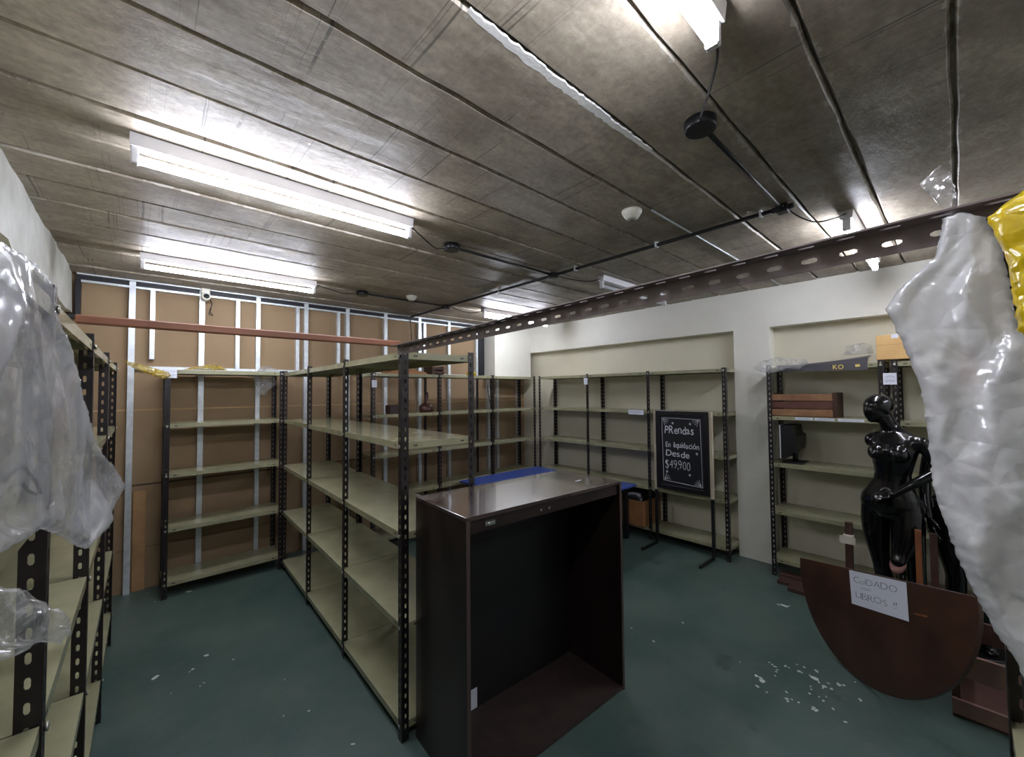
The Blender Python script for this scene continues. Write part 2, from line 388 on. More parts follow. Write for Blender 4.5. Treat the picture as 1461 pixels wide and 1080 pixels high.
    for i, (x, w, z0, z1) in enumerate([(-.086, .05, 0, 2.7), (.40, .05, 0, 2.7), (.862, .045, 0, 2.7), (1.318, .05, 0, 2.7), (1.771, .05, 0, 2.7),
                         (2.243, .05, 0, 2.7), (2.725, .05, 0, 2.7), (3.19, .045, 0, 2.7), (3.68, .045, 0, 2.7), (4.08, .05, 0, 1.92), (4.52, .05, 0, 1.92),
                         (.048, .04, 2.02, 2.64), (.686, .04, 1.95, 2.64), (1.232, .04, 1.9, 2.64), (1.666, .04, 1.9, 2.64), (2.80, .045, 1.9, 2.64), (3.9, .05, 0, 1.92)]):
        w *= .84; b = MB(); b.box(x-w/2, x+w/2, 4.818, 4.8215, z0, z1); b.box(x-w/2, x-w/2+.003, 4.8215, 4.868, z0, z1); b.box(x+w/2-.003, x+w/2, 4.8215, 4.868, z0, z1)
        b.build('metal_stud', m_galv, wb)
    part('noggin', m_galv, (-.06, 3.66, 4.83, 4.868, 1.925, 1.955), label='galvanised cross rail')
room()

# ------------------------------------------------------------------ slotted angle posts and shelving
def slotted_angle(L, w=.038, t=.002, pitch=.048, sl=.0225, sw=.0092, name='post'):
    """L section, corner on the z axis, legs along +x and +y, real slots"""
    mb = MB(); bm = mb.bm
    n = max(1, int(L/pitch)); p = L/n
    for leg in (0, 1):
        for i in range(n):
            z0 = i*p; c = w*.55; zc = z0+p/2
            r_ = sw/2; h = sl/2
            hole = [(c-r_, zc-h+r_), (c-r_*.5, zc-h), (c+r_*.5, zc-h), (c+r_, zc-h+r_), (c+r_, zc+h-r_), (c+r_*.5, zc+h), (c-r_*.5, zc+h), (c-r_, zc+h-r_)]
            out = [(0, z0), (c-r_*.5, z0), (c+r_*.5, z0), (w, z0), (w, z0+p), (c+r_*.5, z0+p), (c-r_*.5, z0+p), (0, z0+p)]
            def P(q, d): return (q[0], d, q[1]) if leg == 0 else (d, q[0], q[1])
            H0 = [bm.verts.new(P(q, 0)) for q in hole]; H1 = [bm.verts.new(P(q, t)) for q in hole]
            O0 = [bm.verts.new(P(q, 0)) for q in out]; O1 = [bm.verts.new(P(q, t)) for q in out]
            for k in range(8):
                j = (k+1) % 8
                bm.faces.new((O0[k], O0[j], H0[j], H0[k])); bm.faces.new((O1[j], O1[k], H1[k], H1[j]))
                bm.faces.new((H0[k], H0[j], H1[j], H1[k]))
            bm.faces.new((O0[3], O0[4], O1[4], O1[3]))
            if i == 0:
                for k in range(3): bm.faces.new((O0[k], O0[k+1], O1[k+1], O1[k]))
            if i == n-1:
                for k in range(4, 7): bm.faces.new((O0[k], O0[k+1], O1[k+1], O1[k]))
    bmesh.ops.remove_doubles(bm, verts=bm.verts, dist=.00005)
    return mb.mesh(name)
POST = {}
def post_mesh(h):
    if h not in POST: POST[h] = slotted_angle(h); POST[h].materials.append(m_post)
    return POST[h]
b_ = MB(); b_.lathe([(.009, 0), (.009, .003), (.006, .006), (.0025, .0068)], n=8, axis='y'); BOLT = b_.mesh('bolt'); BOLT.materials.append(m_bolt)
TRAY = {}
def tray_mesh(w, d):
    key = (round(w, 4), round(d, 4))
    if key not in TRAY:
        mb = MB(); t = .0012; h = .034
        mb.box(0, w, 0, d, -t, 0)
        mb.box(0, w, 0, t, -h, -t); mb.box(0, w, d-t, d, -h, -t); mb.box(0, t, t, d-t, -h, -t); mb.box(w-t, w, t, d-t, -h, -t)
        mb.box(0, w, t, .012, -h, -h+t); mb.box(0, w, d-.012, d-t, -h, -h+t)
        for x in (.075, w-.075):       # punched slots in the lip show dark
            mb.box(x-.011, x+.011, -.0004, 0, -.021, -.014, mat=1)
        for y in (.075, d-.075):
            mb.box(-.0004, 0, y-.011, y+.011, -.021, -.014, mat=1); mb.box(w, w+.0004, y-.011, y+.011, -.021, -.014, mat=1)
        me = mb.mesh('shelf'); me.materials.append(m_shelf); me.materials.append(m_post); TRAY[key] = me
    return TRAY[key]
def shelving(label, loc, rz, bays, depth, levels, h=1.92, group=None, skip=()):
    root = thing('shelving_unit', label, 'shelving unit', loc, rz, group)
    xs = [0]
    for b in bays: xs.append(xs[-1]+b)
    W = xs[-1]
    for i, x in enumerate(xs):
        last = i == len(xs)-1
        for back in (0, 1):
            rot = ((pi/2 if last else 0) if not back else (pi if last else -pi/2))
            p = obj('post', post_mesh(h), m_post, root, (x, depth if back else 0, 0), rot)
            if back: continue
            for z in levels:
                bo = obj('bolt', BOLT, m_bolt, p)
                # bolt on the front leg, head proud of the aisle face
                px = .02
                if not last: bo.location = (px, -.0066, z-.018); bo.rotation_euler = (0, 0, 0)
                else: bo.location = (-.0066, px, z-.018); bo.rotation_euler = (0, 0, -pi/2)
                bo.scale = (1, 1, 1)
    for i, b in enumerate(bays):
        for k, z in enumerate(levels):
            if (i, k) in skip: continue
            obj('shelf', tray_mesh(b-.006, depth-.0065), m_shelf, root, (xs[i]+.003, .0032, z))
    return root

G = 'black and khaki slotted steel shelving units'
shelving('long steel shelving run along the left wall, milky plastic hanging on it', (-.14, .35, 0), pi/2, [.9]*4, .42, [1.90, 1.49, 1.045, .635, .22], 1.93, G)
shelving('single-bay steel shelving against the brown cardboard wall, left of the long middle run', (.13, 4.48, 0), 0, [.895], .335, [1.915, 1.455, 1.035, .58, .135], 1.925, G)
aC = atan2(1.865-4.465, .951-1.015)
shelving('three-bay steel shelving run standing free between the aisle and the dark cabinet', (1.015, 4.465, 0), aC, [.867]*3, .44, [1.905, 1.45, 1.005, .56, .09], 1.925, G)
shelving('three-bay steel shelving along the cardboard wall behind the blue table', (1.80, 4.20, 0), 0, [.827]*3, .35, [1.915, 1.465, 1.03, .59, .14], 1.925, G)
shelving('three-bay steel shelving in the white wall recess behind the chalkboard', (4.30, 4.15, 0), -pi/2, [.864]*3, .36, [1.915, 1.47, 1.035, .60, .135], 1.925, G)
shelving('steel shelving bay in the right recess holding the wooden crate', (4.30, 1.20, 0), -pi/2, [.815], .36, [1.905, 1.455, 1.025, .595, .16], 1.925, G)
shelving('steel shelving bay in the right recess behind the mannequins, half hidden by the hanging plastic', (4.30, .345, 0), -pi/2, [.9], .36, [1.905, 1.445, 1.02, .59, .16], 1.925, G)
shelving('near steel shelving at the right edge, seen end on under the hanging plastic', (.925, -.05, 0), -pi/2, [.9]*2, .44, [1.93, 1.33, 1.0, .56, .10], 1.935, G)

# slotted angle tie bar over the aisle and the red rail
me = slotted_angle(1.93, w=.042, t=.003, pitch=.056, sl=.025, name='tie_bar')
o = obj('tie_bar', me, m_tie)
tag(o, 'dark slotted steel angle spanning overhead from the middle shelving to the right foreground', 'metal bar')
p0, p1 = V((.918, -.075, 1.967)), V((.926, 1.855, 1.9275))
zax = (p1-p0).normalized()            # length axis
down = (V((0, 0, -1))-zax*V((0, 0, -1)).dot(zax)).normalized()
yax = zax.cross(down)                 # second leg, lies flat on top
o.matrix_world = Matrix(((down.x, yax.x, zax.x, p0.x), (down.y, yax.y, zax.y, p0.y), (down.z, yax.z, zax.z, p0.z), (0, 0, 0, 1)))
mb = MB(); mb.box(-.165, .945, 1.862, 1.893, 1.93, 1.958, .004)
tag(mb.build('metal_rail', m_redrail), 'rust-red square rail laid across the aisle on the shelving tops', 'metal bar')

# ------------------------------------------------------------------ ceiling lights
def cord(pts, r=.004, sag=0):
    """smooth curve through points (Catmull-Rom)"""
    P = [V(p) for p in pts]; Q = [P[0]]+P+[P[-1]]; out = []
    for i in range(1, len(Q)-2):
        for k in range(6):
            t = k/6; a, b, c, d = Q[i-1:i+3]
            out.append(.5*((2*b)+(c-a)*t+(2*a-5*b+4*c-d)*t*t+(3*b-a-3*c+d)*t**3))
    out.append(P[-1]); return out
def light(label, x0, x1, y, lit, cord_pts):
    t = thing('fluorescent_light', label, 'ceiling light', ((x0+x1)/2, y, CH), 0, 'tube lights on the concrete ceiling')
    L = (x1-x0)/2; zt = -.095
    mb = MB(); mb.prism([(-L-.015, -.032, -.004), (-L-.015, .032, -.004), (-L-.015, .026, -.052), (-L-.015, -.026, -.052)], (2*L+.03, 0, 0))
    mb.build('housing', m_lamp, t)
    mb = MB(); mb.tube([(-L+.012, 0, zt), (L-.012, 0, zt)], .0165, 16); mb.build('tube', m_tube if lit else m_tubeoff, t)
    for s in (-1, 1):
        mb = MB(); mb.box(s*L-.012, s*L+.012, -.018, .018, -.115, -.052, .004); mb.build('lamp_holder', m_lamp, t)
    if cord_pts:
        c = MB(); c.tube([p-V(t.location) for p in cord(cord_pts)], .0042, 6); c.build('power_cord', m_wire, t)
light('lit tube light nearest the left wall, hanging over the aisle, largest in the picture', -.04, 1.125, 2.12, True,
      [(1.13, 2.12, 2.68), (1.2, 2.14, 2.65), (1.36, 2.22, 2.625), (1.46, 2.27, 2.655), (1.525, 2.295, 2.685)])
light('lit tube light closest to the cardboard wall, above the left aisle', -.02, 1.115, 3.86, True,
      [(1.12, 3.86, 2.68), (1.25, 3.88, 2.665), (1.4, 3.92, 2.655), (1.58, 3.95, 2.685)])
light('lit tube light in the far corner above the blue table', 3.0, 4.12, 3.80, True,
      [(2.99, 3.8, 2.67), (2.85, 3.82, 2.635), (2.7, 3.87, 2.65), (2.59, 3.9, 2.69)])
light('unlit tube light on the ceiling above the chalkboard', 2.94, 4.06, 2.06, False,
      [(2.93, 2.06, 2.68), (2.85, 2.1, 2.65), (2.75, 2.15, 2.645), (2.65, 2.22, 2.665), (2.585, 2.28, 2.69)])
light('lit tube light partly behind the slotted bar, above the mannequins', 2.93, 4.10, .395, True,
      [(2.92, .395, 2.69), (2.86, .43, 2.66), (2.76, .5, 2.63), (2.66, .56, 2.65), (2.57, .6, 2.69)])
light('lit tube light cut off by the top edge of the picture', -.07, 1.09, .405, True,
      [(1.1, .405, 2.65), (1.16, .42, 2.62), (1.3, .5, 2.63), (1.42, .57, 2.66), (1.5, .61, 2.69)])

light('added unseen tube light on the ceiling behind the viewpoint, brightening the right side', 2.93, 4.10, -1.31, True, None)  # extra lamp out of view, added to brighten the right side
t = thing('conduit', 'black electrical conduit with branches running along the concrete ceiling', 'conduit', (2.57, 2.3, CH))
def rel(p): return V(p)-V((2.57, 2.3, CH))
for nm, a, b, r_ in (('main_pipe', (2.57, .62, 2.69), (2.57, 4.79, 2.69), .012), ('branch_pipe', (1.56, .618, 2.692), (2.54, .618, 2.692), .0095),
                     ('branch_pipe', (1.57, 2.295, 2.692), (2.56, 2.295, 2.692), .0095), ('branch_pipe', (1.62, 3.95, 2.692), (2.56, 3.95, 2.692), .0095)):
    mb = MB(); mb.tube([rel(a), rel(b)], r_, 10); mb.build(nm, m_pvc, t)
mb = MB(); mb.tube([rel(p) for p in cord([(2.57, 4.79, 2.69), (2.58, 4.81, 2.6), (2.6, 4.812, 2.3), (2.59, 4.812, 1.95)])], .006, 6); mb.build('wire', m_wire, t)
for x, y in ((1.525, .618), (1.54, 2.295), (1.59, 3.95)):
    mb = MB(); mb.lathe([(.052, -.042), (.056, -.036), (.056, -.004), (.05, 0)], (0, 0, 0), 20); mb.build('round_box', m_plastk, t, rel((x, y, CH)))
for x, y in ((2.57, .615), (2.57, 2.295), (2.57, 3.95)):
    mb = MB(); mb.box(-.028, .034, -.028, .028, -.045, 0, .004); mb.tube([(-.05, 0, -.02), (.05, 0, -.02)], .014, 8); mb.tube([(0, -.05, -.02), (0, .05, -.02)], .0155, 8)
    mb.build('junction_box', m_plastk, t, rel((x, y, CH)))
for y in (1.35, 2.05, 3.0, .72):
    mb = MB(); mb.box(-.018, .018, -.006, .006, -.035, 0); mb.build('clip', m_galv, t, rel((2.57, y, CH)))

def smoke(label, x, y):
    t = thing('smoke_detector', label, 'smoke detector', (x, y, CH), 0, 'round detectors on the ceiling')
    mb = MB(); mb.lathe([(.022, -.052), (.034, -.046), (.048, -.026), (.055, -.014), (.056, -.002)], n=28); mb.build('body', m_ivory, t)
    mb = MB(); mb.lathe([(.012, -.057), (.014, -.052)], n=16); mb.build('sensor', mat('sensor_grey', (120, 120, 112), .5), t)
smoke('round ivory smoke detector in the middle of the ceiling', 2.01, 1.20)
smoke('small round ivory detector on the ceiling near the cardboard wall', 2.05, 3.80)
# thin pale pipe running from the detector along a joint
mb = MB(); mb.tube([(2.075, 1.115, 2.703), (4.5, 1.115, 2.703)], .006, 8)
tag(mb.build('wire_pipe', m_galv), 'thin pale metal pipe on the ceiling leading away from the smoke detector', 'pipe')

t = thing('security_camera', 'small white dome camera on a stud at the top of the cardboard wall', 'security camera', (.42, 4.815, 2.62))
mb = MB(); mb.box(-.035, .035, -.05, 0, .03, .09, .008); mb.build('bracket', m_ivory, t)
mb = MB(); mb.lathe([(.03, -.12), (.036, -.112), (.036, -.02), (.03, -.01)], (0, 0, 0), 20, 'y'); mb.build('barrel', m_ivory, t)
mb = MB(); mb.lathe([(.021, -.1235), (.024, -.1195)], (0, 0, 0), 18, 'y'); mb.build('lens', m_glassk, t)
mb = MB(); mb.tube(cord([(.02, -.02, .03), (.05, -.03, -.05), (.035, -.03, -.12), (.06, -.03, -.16), (.03, -.03, -.15), (.045, -.03, -.1)]), .004, 6); mb.build('cable', m_wire, t)

# ------------------------------------------------------------------ dark cabinet
def cabinet():
    t = thing('display_cabinet', 'open-fronted dark brown display cabinet at the end of the middle shelving', 'cabinet', (.997, 1.386, 0), R(-3))
    W, D, H = 1.064, .466, 1.178; k = .018
    a = MB().box(0, W, 0, D, H-k, H, .0015).build('top', m_dtop, t); a['label'] = 'worn brown cabinet top'
    def side(x):
        mb = MB(); mb.box(x, x+k, .0012, D, 0, H-k); mb.box(x, x+k, 0, .0012, 0, H-k, mat=1)
        return mb.build('side_panel', [m_dwood, m_dedge], t)
    side(0); side(W-k)
    MB().box(.002, k-.002, D, D+.0015, .02, H-k-.01).build('edge_strip', m_silver, t)['label'] = 'pale exposed board edge'
    MB().box(k, W-k, .41, .416, .0, H-k).build('back_panel', m_dback, t)['label'] = 'black back board'
    MB().box(k, W-k, .004, .4095, .002, .02).build('bottom_panel', m_dfloor, t)['label'] = 'scuffed brown bottom board'
    MB().box(k, W-k, .012, .03, H-k-.058, H-k).build('front_rail', m_dwood, t)
    mb = MB(); mb.box(.10, .155, .003, .012, H-k-.04, H-k-.018, .003); mb.box(.11, .125, -.003, .003, H-k-.036, H-k-.026)
    mb.build('catch', m_chrome, t)['label'] = 'small chrome catch'
    for x in (.43, .485):
        MB().lathe([(.007, 0), (.007, .004), (.004, .007)], (x, .012-.007, H-k-.03), 10, 'y').build('screw', m_chrome, t)
    s = MB(); s.box(.235, .325, .4085, .4095, .021, .125); s.build('sticker', m_paper, t)['label'] = 'white paper sticker inside'
cabinet()
MB().box(1.86, 1.91, 1.50, 1.512, 1.1785, 1.1795).build('scrap', m_paper)
tag(bpy.data.objects['scrap'], 'tiny white paper scrap on top of the dark cabinet', 'paper')
bpy.data.objects['scrap'].name = 'paper_scrap'

# ------------------------------------------------------------------ blue table, box with bag
t = thing('blue_table', 'low table with a plain blue top in the corner behind the dark cabinet', 'table', (3.55, 3.33, 0))
MB().box(-.68, .68, -.80, .80, .60, .622, .003).build('tabletop', m_blue, t)
MB().box(-.62, .62, -.72, -.70, .53, .60).box(-.62, .62, .70, .72, .53, .60).box(-.62, -.60, -.70, .70, .53, .60).box(.60, .62, -.70, .70, .53, .60).build('apron', m_plastk, t)
for x in (-.6, .6):
    for y in (-.7, .7):
        MB().box(x-.025, x+.025, y-.025, y+.025, 0, .53).build('leg', m_plastk, t)

def crumple(pt, sc, amp, seed=0):
    p = V(pt)*sc+V((seed*7.1, seed*3.3, seed*1.7))
    return amp*(noise.ridged_multi_fractal(p, 1.0, 2.1, 4, 1.0, 2.0)-1.2)*.8
def facets(pts, seed, sp, an, lean=0):
    """heights (-.5 .. .5) of a crumpled sheet: flat facets between random points, an stretches them along z"""
    r = random.Random(seed); ca, sa = cos(lean), sin(lean)
    q = [V((p[0]*ca+p[1]*sa, (p[1]*ca-p[0]*sa)/an)) for p in pts]
    x0 = min(p.x for p in q)-2*sp; x1 = max(p.x for p in q)+2*sp; z0 = min(p.y for p in q)-2*sp; z1 = max(p.y for p in q)+2*sp
    n = int((x1-x0)*(z1-z0)/sp**2)+8
    cp = [V((r.uniform(x0, x1), r.uniform(z0, z1))) for _ in range(n)]+[V((x0, z0)), V((x1, z0)), V((x0, z1)), V((x1, z1))]
    hh = [r.uniform(-.5, .5) for _ in cp]
    vo, eo, fo, ov, *_ = geometry.delaunay_2d_cdt(cp, [], [], 0, 1e-7)
    hv = [hh[o[0]] for o in ov]
    out = [0]*len(q); cell = sp*1.5; grid = {}
    for k, p in enumerate(q): grid.setdefault((int(p.x//cell), int(p.y//cell)), []).append(k)
    for f in fo:
        a, b, c = (vo[k] for k in f); A, B, C_ = (hv[k] for k in f)
        den = (b.y-c.y)*(a.x-c.x)+(c.x-b.x)*(a.y-c.y)
        if abs(den) < 1e-12: continue
        for gx in range(int(min(a.x, b.x, c.x)//cell), int(max(a.x, b.x, c.x)//cell)+1):
            for gy in range(int(min(a.y, b.y, c.y)//cell), int(max(a.y, b.y, c.y)//cell)+1):
                for k in grid.get((gx, gy), ()):
                    p = q[k]
                    u = ((b.y-c.y)*(p.x-c.x)+(c.x-b.x)*(p.y-c.y))/den; w = ((c.y-a.y)*(p.x-c.x)+(a.x-c.x)*(p.y-c.y))/den
                    if u >= -1e-6 and w >= -1e-6 and u+w <= 1+1e-6: out[k] = u*A+w*B+(1-u-w)*C_
    return out
t = thing('cardboard_box', 'open brown cardboard box stuffed with a black bag on the bottom shelf beside the chalkboard', 'box', (4.258, 2.47, .137))
w, d, h, k = .33, .40, .285, .006
mb = MB(); mb.box(0, d, 0, w, 0, k); mb.box(0, k, 0, w, k, h); mb.box(d-k, d, 0, w, k, h); mb.box(k, d-k, 0, k, k, h); mb.box(k, d-k, w-k, w, k, h)
mb.build('carton', m_carton, t)
mb = MB()
g = 26; vs = []
for i in range(g+1):
    for j in range(g+1):
        u, w2 = i/g, j/g
        e = min(u, 1-u, w2, 1-w2)
        z = h-.05+.13*min(1, e*5)**.6+crumple((u, w2, 0), 5, .03, 2)
        vs.append(mb.bm.verts.new((.012+u*(d-.024), .012+w2*(w-.024), z)))
for i in range(g):
    for j in range(g):
        a = i*(g+1)+j; f = mb.bm.faces.new((vs[a], vs[a+1], vs[a+g+2], vs[a+g+1])); f.smooth = True
r_ = bmesh.ops.extrude_face_region(mb.bm, geom=list(mb.bm.faces))
for v in [x for x in r_['geom'] if isinstance(x, bmesh.types.BMVert)]: v.co.z -= .02
tag(mb.build('black_bag', m_bagblk, None, (4.258, 2.47, .137)), 'crumpled black plastic bag bulging out of the cardboard box', 'bag')

# ------------------------------------------------------------------ lettering
def letters(string, size, rnd, space=.62, rot=.06, ext=.0004, slim=0, jit=.05):
    """hand-set letters as one mesh in the x-z plane facing -y, starting at x=0"""
    bm = bmesh.new(); x = 0
    for ch in string:
        if ch == ' ': x += size*.42; continue
        cu = bpy.data.curves.new('glyph', 'FONT'); cu.body = ch; cu.size = size*rnd.uniform(1-jit, 1+jit); cu.extrude = ext; cu.offset = slim*size; cu.resolution_u = 3
        ob = bpy.data.objects.new('glyph', cu); COL.objects.link(ob)
        dg = bpy.context.evaluated_depsgraph_get(); me = bpy.data.meshes.new_from_object(ob.evaluated_get(dg))
        if me.vertices:
            x0 = min(v.co.x for v in me.vertices); x1 = max(v.co.x for v in me.vertices)
            a = rnd.gauss(0, rot); dz = rnd.gauss(0, size*.03)
            base = len(bm.verts); bm.from_mesh(me); bm.verts.ensure_lookup_table()
            for v in bm.verts[base:]:
                px, pz = v.co.x-x0, v.co.y
                v.co = V((x+px*cos(a)-pz*sin(a), -v.co.z, px*sin(a)+pz*cos(a)+dz))
            x += (x1-x0)+size*.09
        bpy.data.objects.remove(ob); bpy.data.curves.remove(cu); bpy.data.meshes.remove(me)
    me = bpy.data.meshes.new('lettering'); bm.to_mesh(me); bm.free(); me['w'] = x
    return me, x
def write(string, size, width, m, parent, loc, rnd, name='lettering', **kw):
    me, w = letters(string, size, rnd, **kw)
    if width and w > 0:
        for v in me.vertices: v.co.x *= width/w
    return obj(name, me, m, parent, loc)

# ------------------------------------------------------------------ chalkboard on its stand
def chalkboard():
    # local: x to the right along the board, -y towards the viewer
    t = thing('chalkboard_stand', 'black chalkboard with white handwriting on a stand before the recess shelving', 'chalkboard', (4.262, 2.0, 0), -pi/2-R(1))
    def bx(name, m, *bs, label=None):
        b = MB()
        for q in bs: b.box(*q[:6], *(q[6:] or ()))
        o = b.build(name, m, t)
        if label: o['label'] = label
        return o
    for s in (-1, 1):
        x = s*.305
        bx('stand_post', m_cframe, (x-.016, x+.016, -.014, .014, .60, 1.475, .003), label='cream painted stand post')
        bx('leg', m_plastk, (x-.015, x+.015, -.013, .013, .03, .60, .002), label='black stand leg')
        bx('foot', m_plastk, (x-.013, x+.013, -.32, .0, .004, .03, .004))
    b = bx('board', m_board, (-.235, .235, -.018, -.008, .66, 1.44))
    for q in ((-.285, -.23, -.03, -.004, .625, 1.475), (.23, .285, -.03, -.004, .625, 1.475)):
        bx('frame_side', m_bframe, q+(.003,))
    for q in ((-.23, .23, -.03, -.004, .625, .675), (-.23, .23, -.03, -.004, 1.43, 1.475)):
        bx('frame_rail', m_bframe, q+(.003,))
    rnd = random.Random(11); f = -.0186
    write('PRendas', .125, .33, m_chalk, b, (-.185, f, 1.235), rnd)
    write('En liquidación', .085, .37, m_chalk, b, (-.175, f, 1.085), rnd)
    write('Desde', .10, .27, m_chalk, b, (-.175, f, .985), rnd)
    write('$49,900', .135, .28, m_chalk, b, (-.18, f, .85), rnd, slim=-.02)
    c = MB()
    X0, X1, Z0, Z1 = -.215, .205, .70, 1.40
    def stroke(a, q, w=.0022): c.tube([(a[0], f, a[1]), (q[0], f, q[1])], w, 4)
    for a, q in (((X0, Z1), (X1, Z1-.005)), ((X1, Z1-.005), (X1+.012, Z0)), ((X1+.012, Z0), (X0+.01, Z0+.02)), ((X0+.01, Z0+.02), (X0, Z1))): stroke(a, q)
    for (cx, cz, sx, sz) in ((X0, Z1, 1, -1), (X1, Z1, -1, -1), (X1+.01, Z0, -1, 1), (X0+.01, Z0+.02, 1, 1)):
        for a in (.25, .55, .85, 1.15): stroke((cx+sx*.012, cz+sz*.012), (cx+sx*.085*cos(a), cz+sz*.085*sin(a)), .0018)
    for px, pz in ((-.09, 1.345), (.1, 1.345), (.165, 1.04), (-.165, .815), (.085, .81)):
        for a in range(3): stroke((px-.014*cos(a*1.05), pz-.014*sin(a*1.05)), (px+.014*cos(a*1.05), pz+.014*sin(a*1.05)), .002)
    o = c.build('chalk_border', m_chalk, b)
chalkboard()

# ------------------------------------------------------------------ paper tags
def ptag(label, loc, rz, w, h, lines=2, cat='paper tag'):
    t = MB().box(-w/2, w/2, -.0012, 0, -h/2, h/2).build('paper_tag', m_paper, None, loc, rz)
    tag(t, label, cat, 'small white paper tags on the shelving')
    b = MB(); rnd = random.Random(int(loc[0]*100+loc[1]*10))
    for i in range(lines):
        z = h/2-h*(i+.75)/(lines+.6)
        pts = [(-w*.34+w*.68*k/9, -.0016, z+rnd.uniform(-.05, .05)*h) for k in range(10)]
        b.tube(pts, .0011, 4)
    b.build('handwriting', m_ink, t)
ptag('white paper tag on the left end of the single-bay shelving top', (.165, 4.4725, 1.885), 0, .085, .085)
ptag('white paper tag high on a post of the shelving behind the middle run', (1.825, 4.1995, 1.80), 0, .055, .075)
ptag('small white tag high on a post left of the chalkboard', (4.2995, 3.29, 1.83), -pi/2, .06, .085)
ptag('wide white label on the shelf lip just left of the chalkboard', (4.2925, 2.56, 1.447), -pi/2, .20, .055, 1)
ptag('white tag on the paired posts above the mannequin head', (4.2995, .355, 1.775), -pi/2, .078, .09)
for lab, y, w in (('white strip label on the shelf lip right under the wooden crate middle', .92, .13), ('pale strip label on the shelf lip below the crate right end', .775, .14), ('white strip label on the shelf lip beside the mannequin head', .60, .17)):
    ptag(lab, (4.3025, y, 1.439), -pi/2, w, .022, 1, 'shelf label')
MB().box(4.302, 4.36, 2.13, 2.32, 1.4705, 1.4735).build('paper_strip', m_paper)
tag(bpy.data.objects['paper_strip'], 'white paper strip lying on the shelf behind the chalkboard top', 'paper')

# ------------------------------------------------------------------ things on the right shelving
# slatted crate
t = thing('wooden_crate', 'slatted wooden crate with a reddish middle board on the shelf', 'crate', (4.315, 1.175, 1.4555), -pi/2)
W, D, H = .485, .30, .205
for z, m, y0 in ((.006, m_crate, 0), (.074, m_crated, .006), (.142, m_crate, 0)):
    MB().box(.0, W-.03, y0, y0+.01, z, z+.058, .002).build('slat', m, t)
    MB().box(.0, W-.03, D-.01, D, z, z+.058, .002).build('slat', m_crate, t)
for x in (.0, W-.03):
    MB().box(x, x+.03, .0105, D-.0105, 0, H+.008, .002).build('end_board', m_cratek, t)
MB().box(.03, W-.03, .0105, D-.0105, 0, .008).build('base_board', m_crate, t)
rn = random.Random(4)
# monitor seen from the side
t = thing('monitor', 'black flat monitor standing sideways on the shelf under the wooden crate', 'monitor', (4.47, 1.05, 1.0255), 0)
MB().box(-.11, .11, -.10, .07, 0, .014, .005).build('base', m_plastk, t)
MB().tube([(0, -.02, .014), (0, -.02, .12)], .022, 12).build('stand_neck', m_plastk, t)
mb = MB(); mb.prism([(-.15, .055, .05), (-.15, .02, .05), (-.15, -.01, .08), (-.15, -.065, .13), (-.15, -.075, .25), (-.15, -.045, .28), (-.15, -.04, .345), (-.15, .055, .345)], (.31, 0, 0))
mb.build('housing', m_plastk, t)
MB().box(-.152, .162, .056, .066, .045, .35, .002).build('bezel', m_silver, t)['label'] = 'pale screen bezel'
# tan carton on the shelf top
t = thing('tan_carton', 'tan cardboard carton on top of the shelving above the mannequin head', 'box', (4.32, .43, 1.9262), -pi/2)
MB().box(0, .34, 0, .26, 0, .195, .003).build('carton', m_carton2, t)
MB().box(.09, .13, -.0006, 0, .165, .196).box(.15, .20, -.0006, 0, .165, .196).build('print', m_paper, t)['label'] = 'white printed marks'
MB().box(.0, .34, -.0004, 0, .115, .117).build('fold_line', m_carton, t)
# dark grey board with yellow letters drooping over the edge
t = thing('printed_board', 'dark grey folded board with yellow letters drooping over the shelf top edge', 'board', (4.29, 1.10, 1.907), -pi/2)
mb = MB(); n = 20; rows = []
for i in range(n+1):
    u = i/n; x = u*.62
    lift = .055*u**1.6
    rows.append([(x, -.012-.01*u, -.045-.012*u), (x, -.014, .006), (x, .03, .012+lift*.6), (x, .20, .016+lift)])
for A, B in zip(rows, rows[1:]):
    for k in range(3):
        a = [mb.bm.verts.new(p) for p in (A[k], A[k+1], B[k+1], B[k])]; mb.bm.faces.new(a)
bmesh.ops.remove_doubles(mb.bm, verts=mb.bm.verts, dist=.0003)
o = mb.build('folded_sheet', m_grey, t); md = o.modifiers.new('s', 'SOLIDIFY'); md.thickness = .004; md.offset = 1
write('KO', .055, .075, m_ylet, t, (.40, -.021, -.044), rn, rot=.02, slim=.012)
MB().box(.545, .575, -.027, -.0255, -.03, -.01).build('print', m_ylet, t)

